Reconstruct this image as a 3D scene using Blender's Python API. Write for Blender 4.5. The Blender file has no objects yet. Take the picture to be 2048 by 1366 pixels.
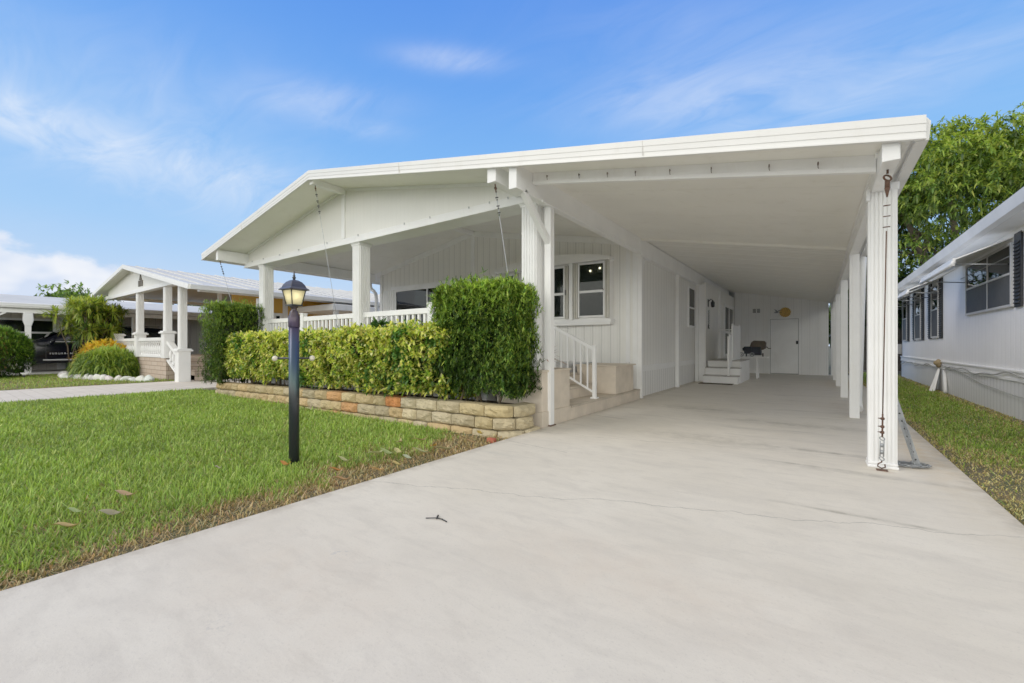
import bpy, bmesh, math, random
import numpy as np
from mathutils import Vector, Matrix, noise as mnoise
random.seed(7)
RNG = np.random.default_rng(7)
PI = math.pi
scene = bpy.context.scene
COL = scene.collection

# ------------------------------------------------------------------ materials
def nt_of(name):
    m = bpy.data.materials.new(name); m.use_nodes = True
    nt = m.node_tree; nt.nodes.clear()
    return m, nt
def N(nt, typ, **kw):
    n = nt.nodes.new(typ)
    for k, v in kw.items(): setattr(n, k, v)
    return n
def lk(nt, a, b): nt.links.new(a, b)
def setin(nt, sock, v):
    if hasattr(v, 'links'): nt.links.new(v, sock)
    else: sock.default_value = v
def M_(nt, op, a, b=None, c=None, clamp=False):
    n = nt.nodes.new('ShaderNodeMath'); n.operation = op; n.use_clamp = clamp
    setin(nt, n.inputs[0], a)
    if b is not None: setin(nt, n.inputs[1], b)
    if c is not None: setin(nt, n.inputs[2], c)
    return n.outputs[0]
def MIX(nt, fac, a, b, blend='MIX'):
    n = nt.nodes.new('ShaderNodeMix'); n.data_type = 'RGBA'; n.blend_type = blend
    setin(nt, n.inputs[0], fac)
    for s, v in ((n.inputs[6], a), (n.inputs[7], b)):
        if hasattr(v, 'links'): nt.links.new(v, s)
        else: s.default_value = (v[0], v[1], v[2], 1)
    return n.outputs[2]
def NOISE(nt, vec, scale, detail=4, rough=.55, dist=0.0):
    n = nt.nodes.new('ShaderNodeTexNoise')
    if vec is not None: nt.links.new(vec, n.inputs['Vector'])
    n.inputs['Scale'].default_value = scale; n.inputs['Detail'].default_value = detail
    n.inputs['Roughness'].default_value = rough; n.inputs['Distortion'].default_value = dist
    return n.outputs['Fac']
def MAP(nt, v, a, b, c=0.0, d=1.0, smooth=False):
    n = nt.nodes.new('ShaderNodeMapRange'); n.clamp = True
    if smooth: n.interpolation_type = 'SMOOTHSTEP'
    nt.links.new(v, n.inputs[0])
    for i, x in zip((1, 2, 3, 4), (a, b, c, d)): n.inputs[i].default_value = x
    return n.outputs[0]
def POS(nt):
    return nt.nodes.new('ShaderNodeNewGeometry').outputs['Position']
def SCALEV(nt, vec, s):
    n = nt.nodes.new('ShaderNodeVectorMath'); n.operation = 'MULTIPLY'
    nt.links.new(vec, n.inputs[0]); n.inputs[1].default_value = s
    return n.outputs[0]
def finish(nt, col, rough=.6, bumpv=None, bstr=.3, bdist=.01, metal=0.0, spec=.5, emit=None, estr=0.0):
    p = nt.nodes.new('ShaderNodeBsdfPrincipled'); o = nt.nodes.new('ShaderNodeOutputMaterial')
    setin(nt, p.inputs['Base Color'], col if hasattr(col, 'links') else (col[0], col[1], col[2], 1))
    setin(nt, p.inputs['Roughness'], rough); p.inputs['Metallic'].default_value = metal
    p.inputs['Specular IOR Level'].default_value = spec
    if emit: p.inputs['Emission Color'].default_value = (*emit, 1); p.inputs['Emission Strength'].default_value = estr
    if bumpv is not None:
        b = nt.nodes.new('ShaderNodeBump'); b.inputs['Strength'].default_value = bstr; b.inputs['Distance'].default_value = bdist
        nt.links.new(bumpv, b.inputs['Height']); nt.links.new(b.outputs[0], p.inputs['Normal'])
    nt.links.new(p.outputs[0], o.inputs[0])
    return p
def simple(name, col, rough=.55, var=.12, vs=4.0, bump=0.0, bs=60.0, metal=0.0, spec=.5, dirt=None):
    m, nt = nt_of(name); pos = POS(nt)
    n1 = NOISE(nt, pos, vs, 5)
    dark = tuple(c * (1 - var) for c in col); lite = tuple(min(1, c * (1 + var * .6)) for c in col)
    c = MIX(nt, MAP(nt, n1, .3, .7), dark, lite)
    if dirt:
        n2 = NOISE(nt, SCALEV(nt, pos, (3, 3, 1.0)), 1.7, 6, .7)
        c = MIX(nt, MAP(nt, n2, .55, .85, 0, dirt[1]), c, dirt[0])
    bv = NOISE(nt, pos, bs, 3) if bump else None
    finish(nt, c, rough, bv, bump, .01, metal, spec)
    return m
def siding(name, col, pitch=.2, depth=.5, groove=.035, sub=None, dirt=.35, gd=.72):
    """vertical ribbed metal siding; runs along x or y walls alike"""
    m, nt = nt_of(name); pos = POS(nt)
    s = nt.nodes.new('ShaderNodeSeparateXYZ'); lk(nt, pos, s.inputs[0])
    u = M_(nt, 'ADD', s.outputs[0], s.outputs[1])
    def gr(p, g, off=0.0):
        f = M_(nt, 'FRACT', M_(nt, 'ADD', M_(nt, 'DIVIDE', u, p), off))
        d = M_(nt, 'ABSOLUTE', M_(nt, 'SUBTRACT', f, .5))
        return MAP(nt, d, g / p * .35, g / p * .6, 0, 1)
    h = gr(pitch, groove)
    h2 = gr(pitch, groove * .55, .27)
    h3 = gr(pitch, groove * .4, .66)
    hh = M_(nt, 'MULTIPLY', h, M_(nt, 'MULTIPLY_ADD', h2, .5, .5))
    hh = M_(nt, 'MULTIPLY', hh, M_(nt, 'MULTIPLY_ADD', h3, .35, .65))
    n1 = NOISE(nt, pos, 1.3, 5)
    base = MIX(nt, MAP(nt, n1, .3, .7), tuple(c * .93 for c in col), col)
    n2 = NOISE(nt, SCALEV(nt, pos, (6, 6, .6)), 1.5, 6, .7)
    base = MIX(nt, MAP(nt, n2, .52, .85, 0, dirt), base, tuple(c * k for c, k in zip(col, (.72, .69, .62))))
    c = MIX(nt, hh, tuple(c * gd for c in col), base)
    finish(nt, c, .45, hh, depth, .012)
    return m
def leafmat(name, trans=.35, rough=.5, spec=.35):
    m, nt = nt_of(name)
    a = N(nt, 'ShaderNodeAttribute', attribute_name='Col')
    p = nt.nodes.new('ShaderNodeBsdfPrincipled'); t = nt.nodes.new('ShaderNodeBsdfTranslucent')
    mx = nt.nodes.new('ShaderNodeMixShader'); o = nt.nodes.new('ShaderNodeOutputMaterial')
    lk(nt, a.outputs['Color'], p.inputs['Base Color']); p.inputs['Roughness'].default_value = rough
    p.inputs['Specular IOR Level'].default_value = spec
    c2 = MIX(nt, 1.0, a.outputs['Color'], (1.0, 1.0, .55), 'MULTIPLY')
    lk(nt, c2, t.inputs[0])
    mx.inputs[0].default_value = trans
    lk(nt, p.outputs[0], mx.inputs[1]); lk(nt, t.outputs[0], mx.inputs[2]); lk(nt, mx.outputs[0], o.inputs[0])
    return m
def vcolmat(name, rough=.85, bs=40., bstr=.5, bdist=.01, mott=.35):
    m, nt = nt_of(name); pos = POS(nt)
    a = N(nt, 'ShaderNodeAttribute', attribute_name='Col')
    n1 = NOISE(nt, pos, 9, 6, .65); n2 = NOISE(nt, pos, bs, 5, .65)
    k = M_(nt, 'MULTIPLY_ADD', MAP(nt, n1, .3, .72), mott, 1 - mott * .6)
    k = M_(nt, 'MULTIPLY', k, M_(nt, 'MULTIPLY_ADD', n2, .5, .75))
    cc = nt.nodes.new('ShaderNodeVectorMath'); cc.operation = 'SCALE'
    lk(nt, a.outputs['Color'], cc.inputs[0]); lk(nt, k, cc.inputs['Scale'])
    finish(nt, cc.outputs[0], rough, n2, bstr, bdist)
    return m
def glass(name, tint=(.5, .55, .55), gl=.12, ior=1.5):
    m, nt = nt_of(name)
    tr = nt.nodes.new('ShaderNodeBsdfTransparent'); tr.inputs[0].default_value = (*tint, 1)
    g = nt.nodes.new('ShaderNodeBsdfGlossy'); g.inputs['Roughness'].default_value = .02
    fr = nt.nodes.new('ShaderNodeFresnel'); fr.inputs[0].default_value = ior
    mx = nt.nodes.new('ShaderNodeMixShader'); o = nt.nodes.new('ShaderNodeOutputMaterial')
    lk(nt, M_(nt, 'ADD', fr.outputs[0], gl - .04, clamp=True), mx.inputs[0])
    lk(nt, tr.outputs[0], mx.inputs[1]); lk(nt, g.outputs[0], mx.inputs[2]); lk(nt, mx.outputs[0], o.inputs[0])
    return m
def emis(name, col, s):
    m, nt = nt_of(name)
    e = nt.nodes.new('ShaderNodeEmission'); e.inputs[0].default_value = (*col, 1); e.inputs[1].default_value = s
    o = nt.nodes.new('ShaderNodeOutputMaterial'); lk(nt, e.outputs[0], o.inputs[0])
    return m

W = (.80, .79, .755)
mat_white = simple('white_paint', (.89, .885, .865), .4, .05, 2.0, .05, 90, dirt=((.52, .47, .38), .34))
mat_post = simple('white_post_paint', (.885, .885, .875), .42, .05, 3.0, .04, 90, dirt=((.56, .51, .44), .30))
mat_soffit = simple('soffit_white', (.885, .87, .81), .5, .05, 1.2, dirt=((.52, .48, .38), .38))
mat_fascia = simple('fascia_white', (.83, .825, .80), .38, .04, 1.5, dirt=((.52, .47, .37), .32))
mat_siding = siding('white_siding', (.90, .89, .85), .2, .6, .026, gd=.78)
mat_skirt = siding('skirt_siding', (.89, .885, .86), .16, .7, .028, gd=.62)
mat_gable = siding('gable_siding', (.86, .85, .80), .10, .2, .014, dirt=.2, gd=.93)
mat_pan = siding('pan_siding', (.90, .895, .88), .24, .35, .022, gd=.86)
def pan_mat():
    m, nt = nt_of('ribbed_ceiling'); pos = POS(nt)
    s = nt.nodes.new('ShaderNodeSeparateXYZ'); lk(nt, pos, s.inputs[0])
    f = M_(nt, 'ABSOLUTE', M_(nt, 'SUBTRACT', M_(nt, 'FRACT', M_(nt, 'DIVIDE', s.outputs[1], .152)), .5))
    h = MAP(nt, f, .04, .16, 0, 1, True)
    n2 = NOISE(nt, SCALEV(nt, pos, (.5, 4, 1)), 1.5, 5, .65)
    b = MIX(nt, MAP(nt, n2, .5, .8, 0, .4), (.90, .885, .83), (.70, .67, .58))
    finish(nt, MIX(nt, h, (.70, .68, .62), b), .5, h, .25, .008); return m
mat_panc = pan_mat()
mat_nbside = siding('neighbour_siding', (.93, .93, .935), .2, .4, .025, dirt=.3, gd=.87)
mat_dark = simple('dark_metal', (.018, .018, .02), .4, .2, 6)
mat_rust = simple('rusty_metal', (.10, .045, .025), .8, .5, 30, .4, 120)
mat_steel = simple('galvanised_steel', (.36, .38, .40), .45, .2, 20, .1, 90, metal=.7)
mat_glass = glass('window_glass', (.5, .55, .55), .04, 1.28)
mat_glassd = glass('dark_glass', (.12, .15, .15), .04, 1.33)
mat_backing = simple('dark_interior', (.03, .032, .03), .9, .3, 3)
mat_blind = simple('window_blind', (.34, .34, .31), .6, .1)
mat_black = simple('black_shutter', (.006, .006, .007), .6, .2, 6)
mat_wood = simple('weathered_wood', (.22, .15, .09), .8, .3, 12, .4, 60)
mat_bark = simple('bark', (.11, .085, .06), .9, .4, 9, .8, 30)
mat_stem = simple('stem', (.10, .075, .045), .9, .3, 12, .3, 40)
mat_leaf = leafmat('leaf', .42)
mat_grass = leafmat('grass_blade', .3, .55, .25)
mat_dryleaf = leafmat('fallen_leaf', .15, .6, .3)
mat_block = vcolmat('wall_block', .9, 45, .8, .012)
mat_chrome = simple('chrome', (.75, .76, .78), .15, .03, 4, metal=1.0)
mat_rubber = simple('tyre_rubber', (.015, .015, .015), .8, .2, 10)
mat_gold = simple('gold_wall', (.72, .40, .07), .7, .1, 2)
mat_concw = vcolmat('white_stone', .85, 40, .5, .01, .15)

# ------------------------------------------------------------------ mesh builder
def wloc(o):
    v = Vector((0, 0, 0))
    while o is not None: v += o.location; o = o.parent
    return v
def link(o, parent=None):
    COL.objects.link(o)
    if parent is not None: o.parent = parent
    return o
def tag(o, label=None, cat=None, group=None, kind=None):
    if label: o['label'] = label
    if cat: o['category'] = cat
    if group: o['group'] = group
    if kind: o['kind'] = kind
    return o
def thing(name, label, cat, loc=(0, 0, 0), group=None):
    o = bpy.data.objects.new(name, None); o.empty_display_size = .2
    o.location = loc; link(o)
    return tag(o, label, cat, group)
class MB:
    def __init__(s): s.v = []; s.f = []; s.sm = []; s.c = []; s.col = None
    def add(s, vs, fs, smooth=False):
        b = len(s.v); s.v += [tuple(p) for p in vs]
        if s.col is not None or s.c:
            s.c += [s.col if s.col else (.5, .5, .5)] * len(vs)
        for f in fs: s.f.append(tuple(i + b for i in f)); s.sm.append(smooth)
        return s
    def box(s, x0, x1, y0, y1, z0, z1):
        vs = [(x, y, z) for z in (z0, z1) for y in (y0, y1) for x in (x0, x1)]
        return s.add(vs, [(0, 2, 3, 1), (4, 5, 7, 6), (0, 1, 5, 4), (2, 6, 7, 3), (0, 4, 6, 2), (1, 3, 7, 5)])
    def bar(s, p, q, w, h, up=(0, 0, 1)):
        p = Vector(p); q = Vector(q); d = (q - p).normalized(); up = Vector(up)
        if abs(d.dot(up)) > .99: up = Vector((0, 1, 0))
        r = d.cross(up).normalized(); u = r.cross(d).normalized()
        vs = []
        for c in (p, q):
            for a, b in ((-1, -1), (1, -1), (1, 1), (-1, 1)): vs.append(c + r * a * w / 2 + u * b * h / 2)
        return s.add(vs, [(3, 2, 1, 0), (4, 5, 6, 7), (0, 1, 5, 4), (1, 2, 6, 5), (2, 3, 7, 6), (3, 0, 4, 7)])
    def path(s, pts, r, n=8, caps=True):
        pts = [Vector(p) for p in pts]; rs = r if isinstance(r, (list, tuple)) else [r] * len(pts)
        vs = []; prev = None
        for i, p in enumerate(pts):
            d = (pts[min(i + 1, len(pts) - 1)] - pts[max(i - 1, 0)]).normalized()
            if prev is None:
                a = Vector((0, 0, 1)) if abs(d.z) < .9 else Vector((1, 0, 0))
                u = d.cross(a).normalized()
            else: u = (prev - d * prev.dot(d)).normalized()
            prev = u; w = d.cross(u)
            for k in range(n):
                t = 2 * PI * k / n; vs.append(p + (u * math.cos(t) + w * math.sin(t)) * rs[i])
        fs = [(i * n + k, i * n + (k + 1) % n, (i + 1) * n + (k + 1) % n, (i + 1) * n + k) for i in range(len(pts) - 1) for k in range(n)]
        s.add(vs, fs, True)
        if caps:
            b = len(s.v) - len(vs)
            s.f.append(tuple(b + k for k in reversed(range(n)))); s.sm.append(False)
            s.f.append(tuple(b + (len(pts) - 1) * n + k for k in range(n))); s.sm.append(False)
        return s
    def tube(s, p, q, r, n=10, r2=None): return s.path([p, q], [r, r if r2 is None else r2], n)
    def prism(s, poly, axis, a0, a1):
        """poly: 2D pts in the other two axes (order x,y,z without axis)"""
        n = len(poly); vs = []
        for a in (a0, a1):
            for (u, w) in poly: vs.append((a, u, w) if axis == 'x' else (u, a, w) if axis == 'y' else (u, w, a))
        fs = [tuple(reversed(range(n))), tuple(range(n, 2 * n))] + [(i, (i + 1) % n, n + (i + 1) % n, n + i) for i in range(n)]
        return s.add(vs, fs)
    def lathe(s, prof, c=(0, 0, 0), n=16, smooth=True, rot=0.0):
        vs = []
        for r, z in prof:
            for k in range(n):
                t = 2 * PI * k / n + rot; vs.append((c[0] + r * math.cos(t), c[1] + r * math.sin(t), c[2] + z))
        m = len(prof)
        fs = [(i * n + k, i * n + (k + 1) % n, (i + 1) * n + (k + 1) % n, (i + 1) * n + k) for i in range(m - 1) for k in range(n)]
        s.add(vs, fs, smooth); b = len(s.v) - len(vs)
        s.f.append(tuple(b + k for k in reversed(range(n)))); s.sm.append(False)
        s.f.append(tuple(b + (m - 1) * n + k for k in range(n))); s.sm.append(False)
        return s
    def ball(s, c, r, n=12, m=8, sc=(1, 1, 1)):
        prof = [(max(1e-4, math.sin(PI * i / m)) * r, -math.cos(PI * i / m) * r) for i in range(m + 1)]
        b = len(s.v); s.lathe(prof, (0, 0, 0), n)
        for i in range(b, len(s.v)):
            x, y, z = s.v[i]; s.v[i] = (c[0] + x * sc[0], c[1] + y * sc[1], c[2] + z * sc[2])
        return s
    def torus(s, c, R, r, ax=(0, 0, 1), n=14, m=6, sc=1.0):
        ax = Vector(ax).normalized(); u = ax.orthogonal().normalized(); w = ax.cross(u); vs = []
        for i in range(n):
            a = 2 * PI * i / n; d = u * math.cos(a) + w * math.sin(a); e = u * math.cos(a) * sc + w * math.sin(a)
            for k in range(m):
                t = 2 * PI * k / m; vs.append(Vector(c) + e * R + d * (r * math.cos(t)) + ax * (r * math.sin(t)))
        fs = [(i * m + k, ((i + 1) % n) * m + k, ((i + 1) % n) * m + (k + 1) % m, i * m + (k + 1) % m) for i in range(n) for k in range(m)]
        return s.add(vs, fs, True)
    def quad(s, *p): return s.add(p, [tuple(range(len(p)))])
    def build(s, name, mat, parent=None, loc=None, bevel=0.0, label=None, world=True):
        me = bpy.data.meshes.new(name)
        off = wloc(parent) if parent is not None else Vector(loc or (0, 0, 0))
        if not world: off = Vector((0, 0, 0))
        me.from_pydata([(x - off.x, y - off.y, z - off.z) for x, y, z in s.v], [], s.f)
        bm = bmesh.new(); bm.from_mesh(me); bmesh.ops.recalc_face_normals(bm, faces=bm.faces[:]); bm.to_mesh(me); bm.free()
        me.polygons.foreach_set('use_smooth', s.sm)
        if s.c:
            ca = me.color_attributes.new('Col', 'FLOAT_COLOR', 'POINT')
            ca.data.foreach_set('color', np.array([(*c, 1) for c in s.c], dtype=np.float32).ravel())
        me.materials.append(mat)
        o = bpy.data.objects.new(name, me); link(o, parent)
        if parent is None: o.location = loc or (0, 0, 0)
        if bevel:
            b = o.modifiers.new('bevel', 'BEVEL'); b.width = bevel; b.segments = 2; b.limit_method = 'ANGLE'; b.angle_limit = math.radians(40)
        if label: o['label'] = label
        return o
def copy_tree(o, parent=None, loc=None, label=None):
    c = o.copy(); COL.objects.link(c)
    if parent is not None: c.parent = parent
    if loc is not None: c.location = loc
    if label: c['label'] = label
    for ch in list(o.children): copy_tree(ch, c)
    return c

# ------------------------------------------------------------------ leaves
def arr_mesh(name, V, loops, starts, cols, mat, parent=None, loc=None, smooth=True):
    off = wloc(parent) if parent is not None else Vector(loc or (0, 0, 0))
    V = V - np.array(off, dtype=V.dtype)
    me = bpy.data.meshes.new(name)
    me.vertices.add(len(V)); me.vertices.foreach_set('co', V.astype(np.float32).ravel())
    me.loops.add(len(loops)); me.loops.foreach_set('vertex_index', loops.astype(np.int32))
    me.polygons.add(len(starts)); me.polygons.foreach_set('loop_start', starts.astype(np.int32))
    me.update(calc_edges=True)
    me.polygons.foreach_set('use_smooth', np.full(len(starts), smooth))
    ca = me.color_attributes.new('Col', 'FLOAT_COLOR', 'POINT')
    rgba = np.ones((len(V), 4), dtype=np.float32); rgba[:, :3] = cols
    ca.data.foreach_set('color', rgba.ravel())
    me.materials.append(mat); me.validate()
    o = bpy.data.objects.new(name, me); link(o, parent)
    if parent is None: o.location = loc or (0, 0, 0)
    return o
def norm(a): return a / (np.linalg.norm(a, axis=1, keepdims=True) + 1e-9)
class Leaves:
    """collects leaf strips: base, two mid rows, tip (droops along its length)"""
    def __init__(s): s.V = []; s.C = []; s.X = None
    def add(s, P, D, L, Wd, C, droop=0.2, up=None, mid=(.33, .7), wm=(1.0, .75), base=.25, tipc=None):
        n = len(P); D = norm(D)
        if up is None: up = np.tile([0, 0, 1.], (n, 1))
        S = np.cross(D, up); bad = np.linalg.norm(S, axis=1) < .05
        S[bad] = np.cross(D[bad], np.tile([1., .3, 0], (bad.sum(), 1))); S = norm(S)
        L = np.broadcast_to(np.asarray(L, float), (n,))[:, None]; Wd = np.broadcast_to(np.asarray(Wd, float), (n,))[:, None]
        dr = np.broadcast_to(np.asarray(droop, float), (n,))[:, None]
        def at(t): return P + D * L * t + np.array([0, 0, -1.]) * (dr * L * t * t)
        rows = [P - S * Wd * base / 2, P + S * Wd * base / 2]
        for t, w in zip(mid, wm): rows += [at(t) - S * Wd * w / 2, at(t) + S * Wd * w / 2]
        rows.append(at(1.0))
        s.V.append(np.stack(rows, 1))                       # n,7,3
        CC = np.repeat(C[:, None, :], 7, 1).copy()
        if tipc is not None:
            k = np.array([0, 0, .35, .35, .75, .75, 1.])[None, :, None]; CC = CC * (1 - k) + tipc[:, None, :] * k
        s.C.append(CC)
    def build(s, name, mat, parent=None, loc=None, extra=None):
        V = np.concatenate(s.V); C = np.concatenate(s.C); n = len(V)
        pat = np.array([0, 1, 3, 2, 2, 3, 5, 4, 4, 5, 6]); st = np.array([0, 4, 8])
        loops = (np.arange(n)[:, None] * 7 + pat[None]).ravel(); starts = (np.arange(n)[:, None] * 11 + st[None]).ravel()
        V = V.reshape(-1, 3); C = C.reshape(-1, 3)
        if extra is not None:                               # (verts, quads, colour) inner dark core
            ev, ef, ec = extra; b = len(V); bl = len(loops)
            V = np.concatenate([V, ev]); C = np.concatenate([C, ec])
            loops = np.concatenate([loops, (np.array(ef) + b).ravel()]); starts = np.concatenate([starts, bl + 4 * np.arange(len(ef))])
        return arr_mesh(name, V, loops, starts, C, mat, parent, loc)
def pal(n, cols, weights, jit=.15):
    cols = np.array(cols); w = np.array(weights, float); w /= w.sum()
    c = cols[RNG.choice(len(cols), n, p=w)]
    return np.clip(c * (1 + RNG.normal(0, jit, (n, 1))) * (1 + RNG.normal(0, jit * .35, (n, 3))), .004, .95)
def rand_dirs(n):
    return norm(RNG.normal(size=(n, 3)))
def vnoise(x, y, s, seed=0):
    """smooth 2D value noise, numpy"""
    r = np.random.default_rng(seed).random((64, 64)); x = np.asarray(x) * s; y = np.asarray(y) * s
    xi = np.floor(x).astype(int); yi = np.floor(y).astype(int); fx = x - xi; fy = y - yi
    fx = fx * fx * (3 - 2 * fx); fy = fy * fy * (3 - 2 * fy)
    g = lambda a, b: r[a % 64, b % 64]
    return (g(xi, yi) * (1 - fx) + g(xi + 1, yi) * fx) * (1 - fy) + (g(xi, yi + 1) * (1 - fx) + g(xi + 1, yi + 1) * fx) * fy
def fbm(x, y, s, seed=0): return (vnoise(x, y, s, seed) + .5 * vnoise(x, y, s * 2.1, seed + 1) + .25 * vnoise(x, y, s * 4.3, seed + 2)) / 1.75
def core_box(x0, x1, y0, y1, z0, z1, col, n=10, amp=.05):
    """lumpy closed box used as the dark inside of a clipped hedge"""
    vs = []; fs = []
    def face(o, u, v):
        b = len(vs); o = np.array(o); u = np.array(u); v = np.array(v)
        for i in range(n + 1):
            for j in range(n + 1):
                p = o + u * i / n + v * j / n
                q = p + amp * np.array([mnoise.noise(Vector(p * 3.1 + k * 17)) for k in range(3)])
                vs.append(q)
        for i in range(n):
            for j in range(n): a = b + i * (n + 1) + j; fs.append((a, a + n + 1, a + n + 2, a + 1))
    dx, dy, dz = x1 - x0, y1 - y0, z1 - z0
    face((x0, y0, z0), (dx, 0, 0), (0, 0, dz)); face((x0, y1, z0), (dx, 0, 0), (0, 0, dz))
    face((x0, y0, z0), (0, dy, 0), (0, 0, dz)); face((x1, y0, z0), (0, dy, 0), (0, 0, dz))
    face((x0, y0, z1), (dx, 0, 0), (0, dy, 0)); face((x0, y0, z0), (dx, 0, 0), (0, dy, 0))
    vs = np.array(vs); c = np.tile(np.array(col), (len(vs), 1))
    return vs, fs, c
def box_shell(x0, x1, y0, y1, z0, z1, n, faces='fblrt', inset=.1):
    """points near the shell of a box with outward normals"""
    A = dict(f=(x1 - x0) * (z1 - z0), b=(x1 - x0) * (z1 - z0), l=(y1 - y0) * (z1 - z0), r=(y1 - y0) * (z1 - z0), t=(x1 - x0) * (y1 - y0))
    tot = sum(A[k] for k in faces); P = []; Nn = []
    for k in faces:
        m = int(n * A[k] / tot) + 1; a = RNG.random(m); b = RNG.random(m); d = RNG.random(m) ** 1.5 * inset
        X = x0 + (x1 - x0) * a; Z = z0 + (z1 - z0) * b; Y = y0 + (y1 - y0) * a
        if k == 'f': p = np.stack([X, y0 + d, Z], 1); nn = (0, -1, 0)
        if k == 'b': p = np.stack([X, y1 - d, Z], 1); nn = (0, 1, 0)
        if k == 'l': p = np.stack([x0 + d, Y, Z], 1); nn = (-1, 0, 0)
        if k == 'r': p = np.stack([x1 - d, Y, Z], 1); nn = (1, 0, 0)
        if k == 't': p = np.stack([X, y0 + (y1 - y0) * b, z1 - d], 1); nn = (0, 0, 1)
        P.append(p); Nn.append(np.tile(np.array(nn, float), (m, 1)))
    return np.concatenate(P), np.concatenate(Nn)
def rosettes(lv, P, Ax, k, L, Wd, colf, spread=.9, droop=.3, ljit=.25):
    """k leaves round each axis"""
    n = len(P); Ax = norm(Ax)
    for i in range(k):
        d = norm(Ax * (1.0 - spread * .6) + rand_dirs(n) * spread)
        lv.add(P + RNG.normal(0, L * .08, (n, 3)), d, L * (1 + RNG.normal(0, ljit, n)).clip(.4, 1.8), Wd * (1 + RNG.normal(0, .15, n)), colf(n, P, i), droop=droop * RNG.random(n) * 2)
# ------------------------------------------------------------------ camera, sky, sun
cam = bpy.data.cameras.new('camera'); cam.sensor_width = 36; cam.lens = 36 * 855 / 2048
cam.shift_y = 8 / 2048; cam.clip_start = .05; cam.clip_end = 3000
PHI = math.atan2(612, 855)
co = bpy.data.objects.new('camera', cam); COL.objects.link(co)
co.location = (0, 0, 1.05); co.rotation_euler = (PI / 2, 0, PHI); scene.camera = co
scene.view_settings.view_transform = 'Standard'; scene.view_settings.look = 'None'
scene.view_settings.exposure = 0; scene.view_settings.gamma = 1.27
try:
    scene.cycles.max_bounces = 9; scene.cycles.diffuse_bounces = 9; scene.cycles.glossy_bounces = 2; scene.cycles.transmission_bounces = 2; scene.cycles.transparent_max_bounces = 6; scene.cycles.caustics_reflective = False
    scene.cycles.use_adaptive_sampling = True
except Exception: pass

SUN_EL, SUN_AZ = math.radians(44), math.radians(222)       # azimuth clockwise from +Y
sl = bpy.data.lights.new('sun', 'SUN'); sl.energy = 1.2; sl.angle = math.radians(30); sl.color = (1, .93, .82)
so = bpy.data.objects.new('sun', sl); COL.objects.link(so)
sd = Vector((math.sin(SUN_AZ) * math.cos(SUN_EL), math.cos(SUN_AZ) * math.cos(SUN_EL), math.sin(SUN_EL)))
so.location = sd * 60; so.rotation_euler = sd.to_track_quat('Z', 'Y').to_euler()

wd = bpy.data.worlds.new('World'); scene.world = wd; wd.use_nodes = True
nt = wd.node_tree; nt.nodes.clear()
sky = N(nt, 'ShaderNodeTexSky', sky_type='NISHITA'); sky.sun_disc = False
sky.sun_elevation = SUN_EL; sky.sun_rotation = SUN_AZ
sky.air_density = 1.0; sky.dust_density = 1.2; sky.ozone_density = 1.2
tc = nt.nodes.new('ShaderNodeTexCoord'); dirv = tc.outputs['Generated']
sp = nt.nodes.new('ShaderNodeSeparateXYZ'); lk(nt, dirv, sp.inputs[0])
el = sp.outputs[2]
ramp = nt.nodes.new('ShaderNodeValToRGB'); lk(nt, M_(nt, 'MULTIPLY', el, 1.0, clamp=True), ramp.inputs[0])
cr = ramp.color_ramp
def lin(r, g, b): return tuple(((c / 255) ** 1.27 / 12.92 if (c / 255) ** 1.27 <= .04045 else (((c / 255) ** 1.27 + .055) / 1.055) ** 2.4) for c in (r, g, b)) + (1,)
cr.elements[0].position = 0; cr.elements[0].color = lin(206, 225, 247)
cr.elements[1].position = 1; cr.elements[1].color = lin(70, 125, 225)
for p, c in ((.10, lin(199, 222, 249)), (.22, lin(168, 210, 252)), (.36, lin(136, 193, 251)), (.50, lin(112, 173, 247)), (.62, lin(96, 157, 242))):
    e = cr.elements.new(p); e.color = c
# thin high cloud: stretched noise on a plane overhead, plus a few soft streaks in fixed directions of the sky
inv = M_(nt, 'DIVIDE', 1.0, M_(nt, 'ADD', M_(nt, 'MAXIMUM', el, 0.0), .18))
px = M_(nt, 'MULTIPLY', sp.outputs[0], inv); py = M_(nt, 'MULTIPLY', sp.outputs[1], inv)
cmb = nt.nodes.new('ShaderNodeCombineXYZ'); lk(nt, px, cmb.inputs[0]); lk(nt, py, cmb.inputs[1])
mp = nt.nodes.new('ShaderNodeMapping'); lk(nt, cmb.outputs[0], mp.inputs[0])
mp.inputs['Rotation'].default_value = (0, 0, math.radians(-28)); mp.inputs['Scale'].default_value = (.9, 2.4, 1)
ci = NOISE(nt, mp.outputs[0], 1.1, 4, .58, .9)
ci2 = NOISE(nt, mp.outputs[0], .45, 1, .5, .3)
cirrus = M_(nt, 'MULTIPLY', MAP(nt, ci, .5, .85, 0, 1, True), MAP(nt, ci2, .42, .7, 0, .55, True))
F_ = Vector((-math.sin(PHI), math.cos(PHI), 0)); R_ = Vector((math.cos(PHI), math.sin(PHI), 0)); U_ = Vector((0, 0, 1))
wisp = NOISE(nt, mp.outputs[0], 2.6, 4, .62, 1.1)
streak = None
def sky_dir(a, b): return (F_ + R_ * a + U_ * b).normalized()     # bearing / height slopes measured on the spot
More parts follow.
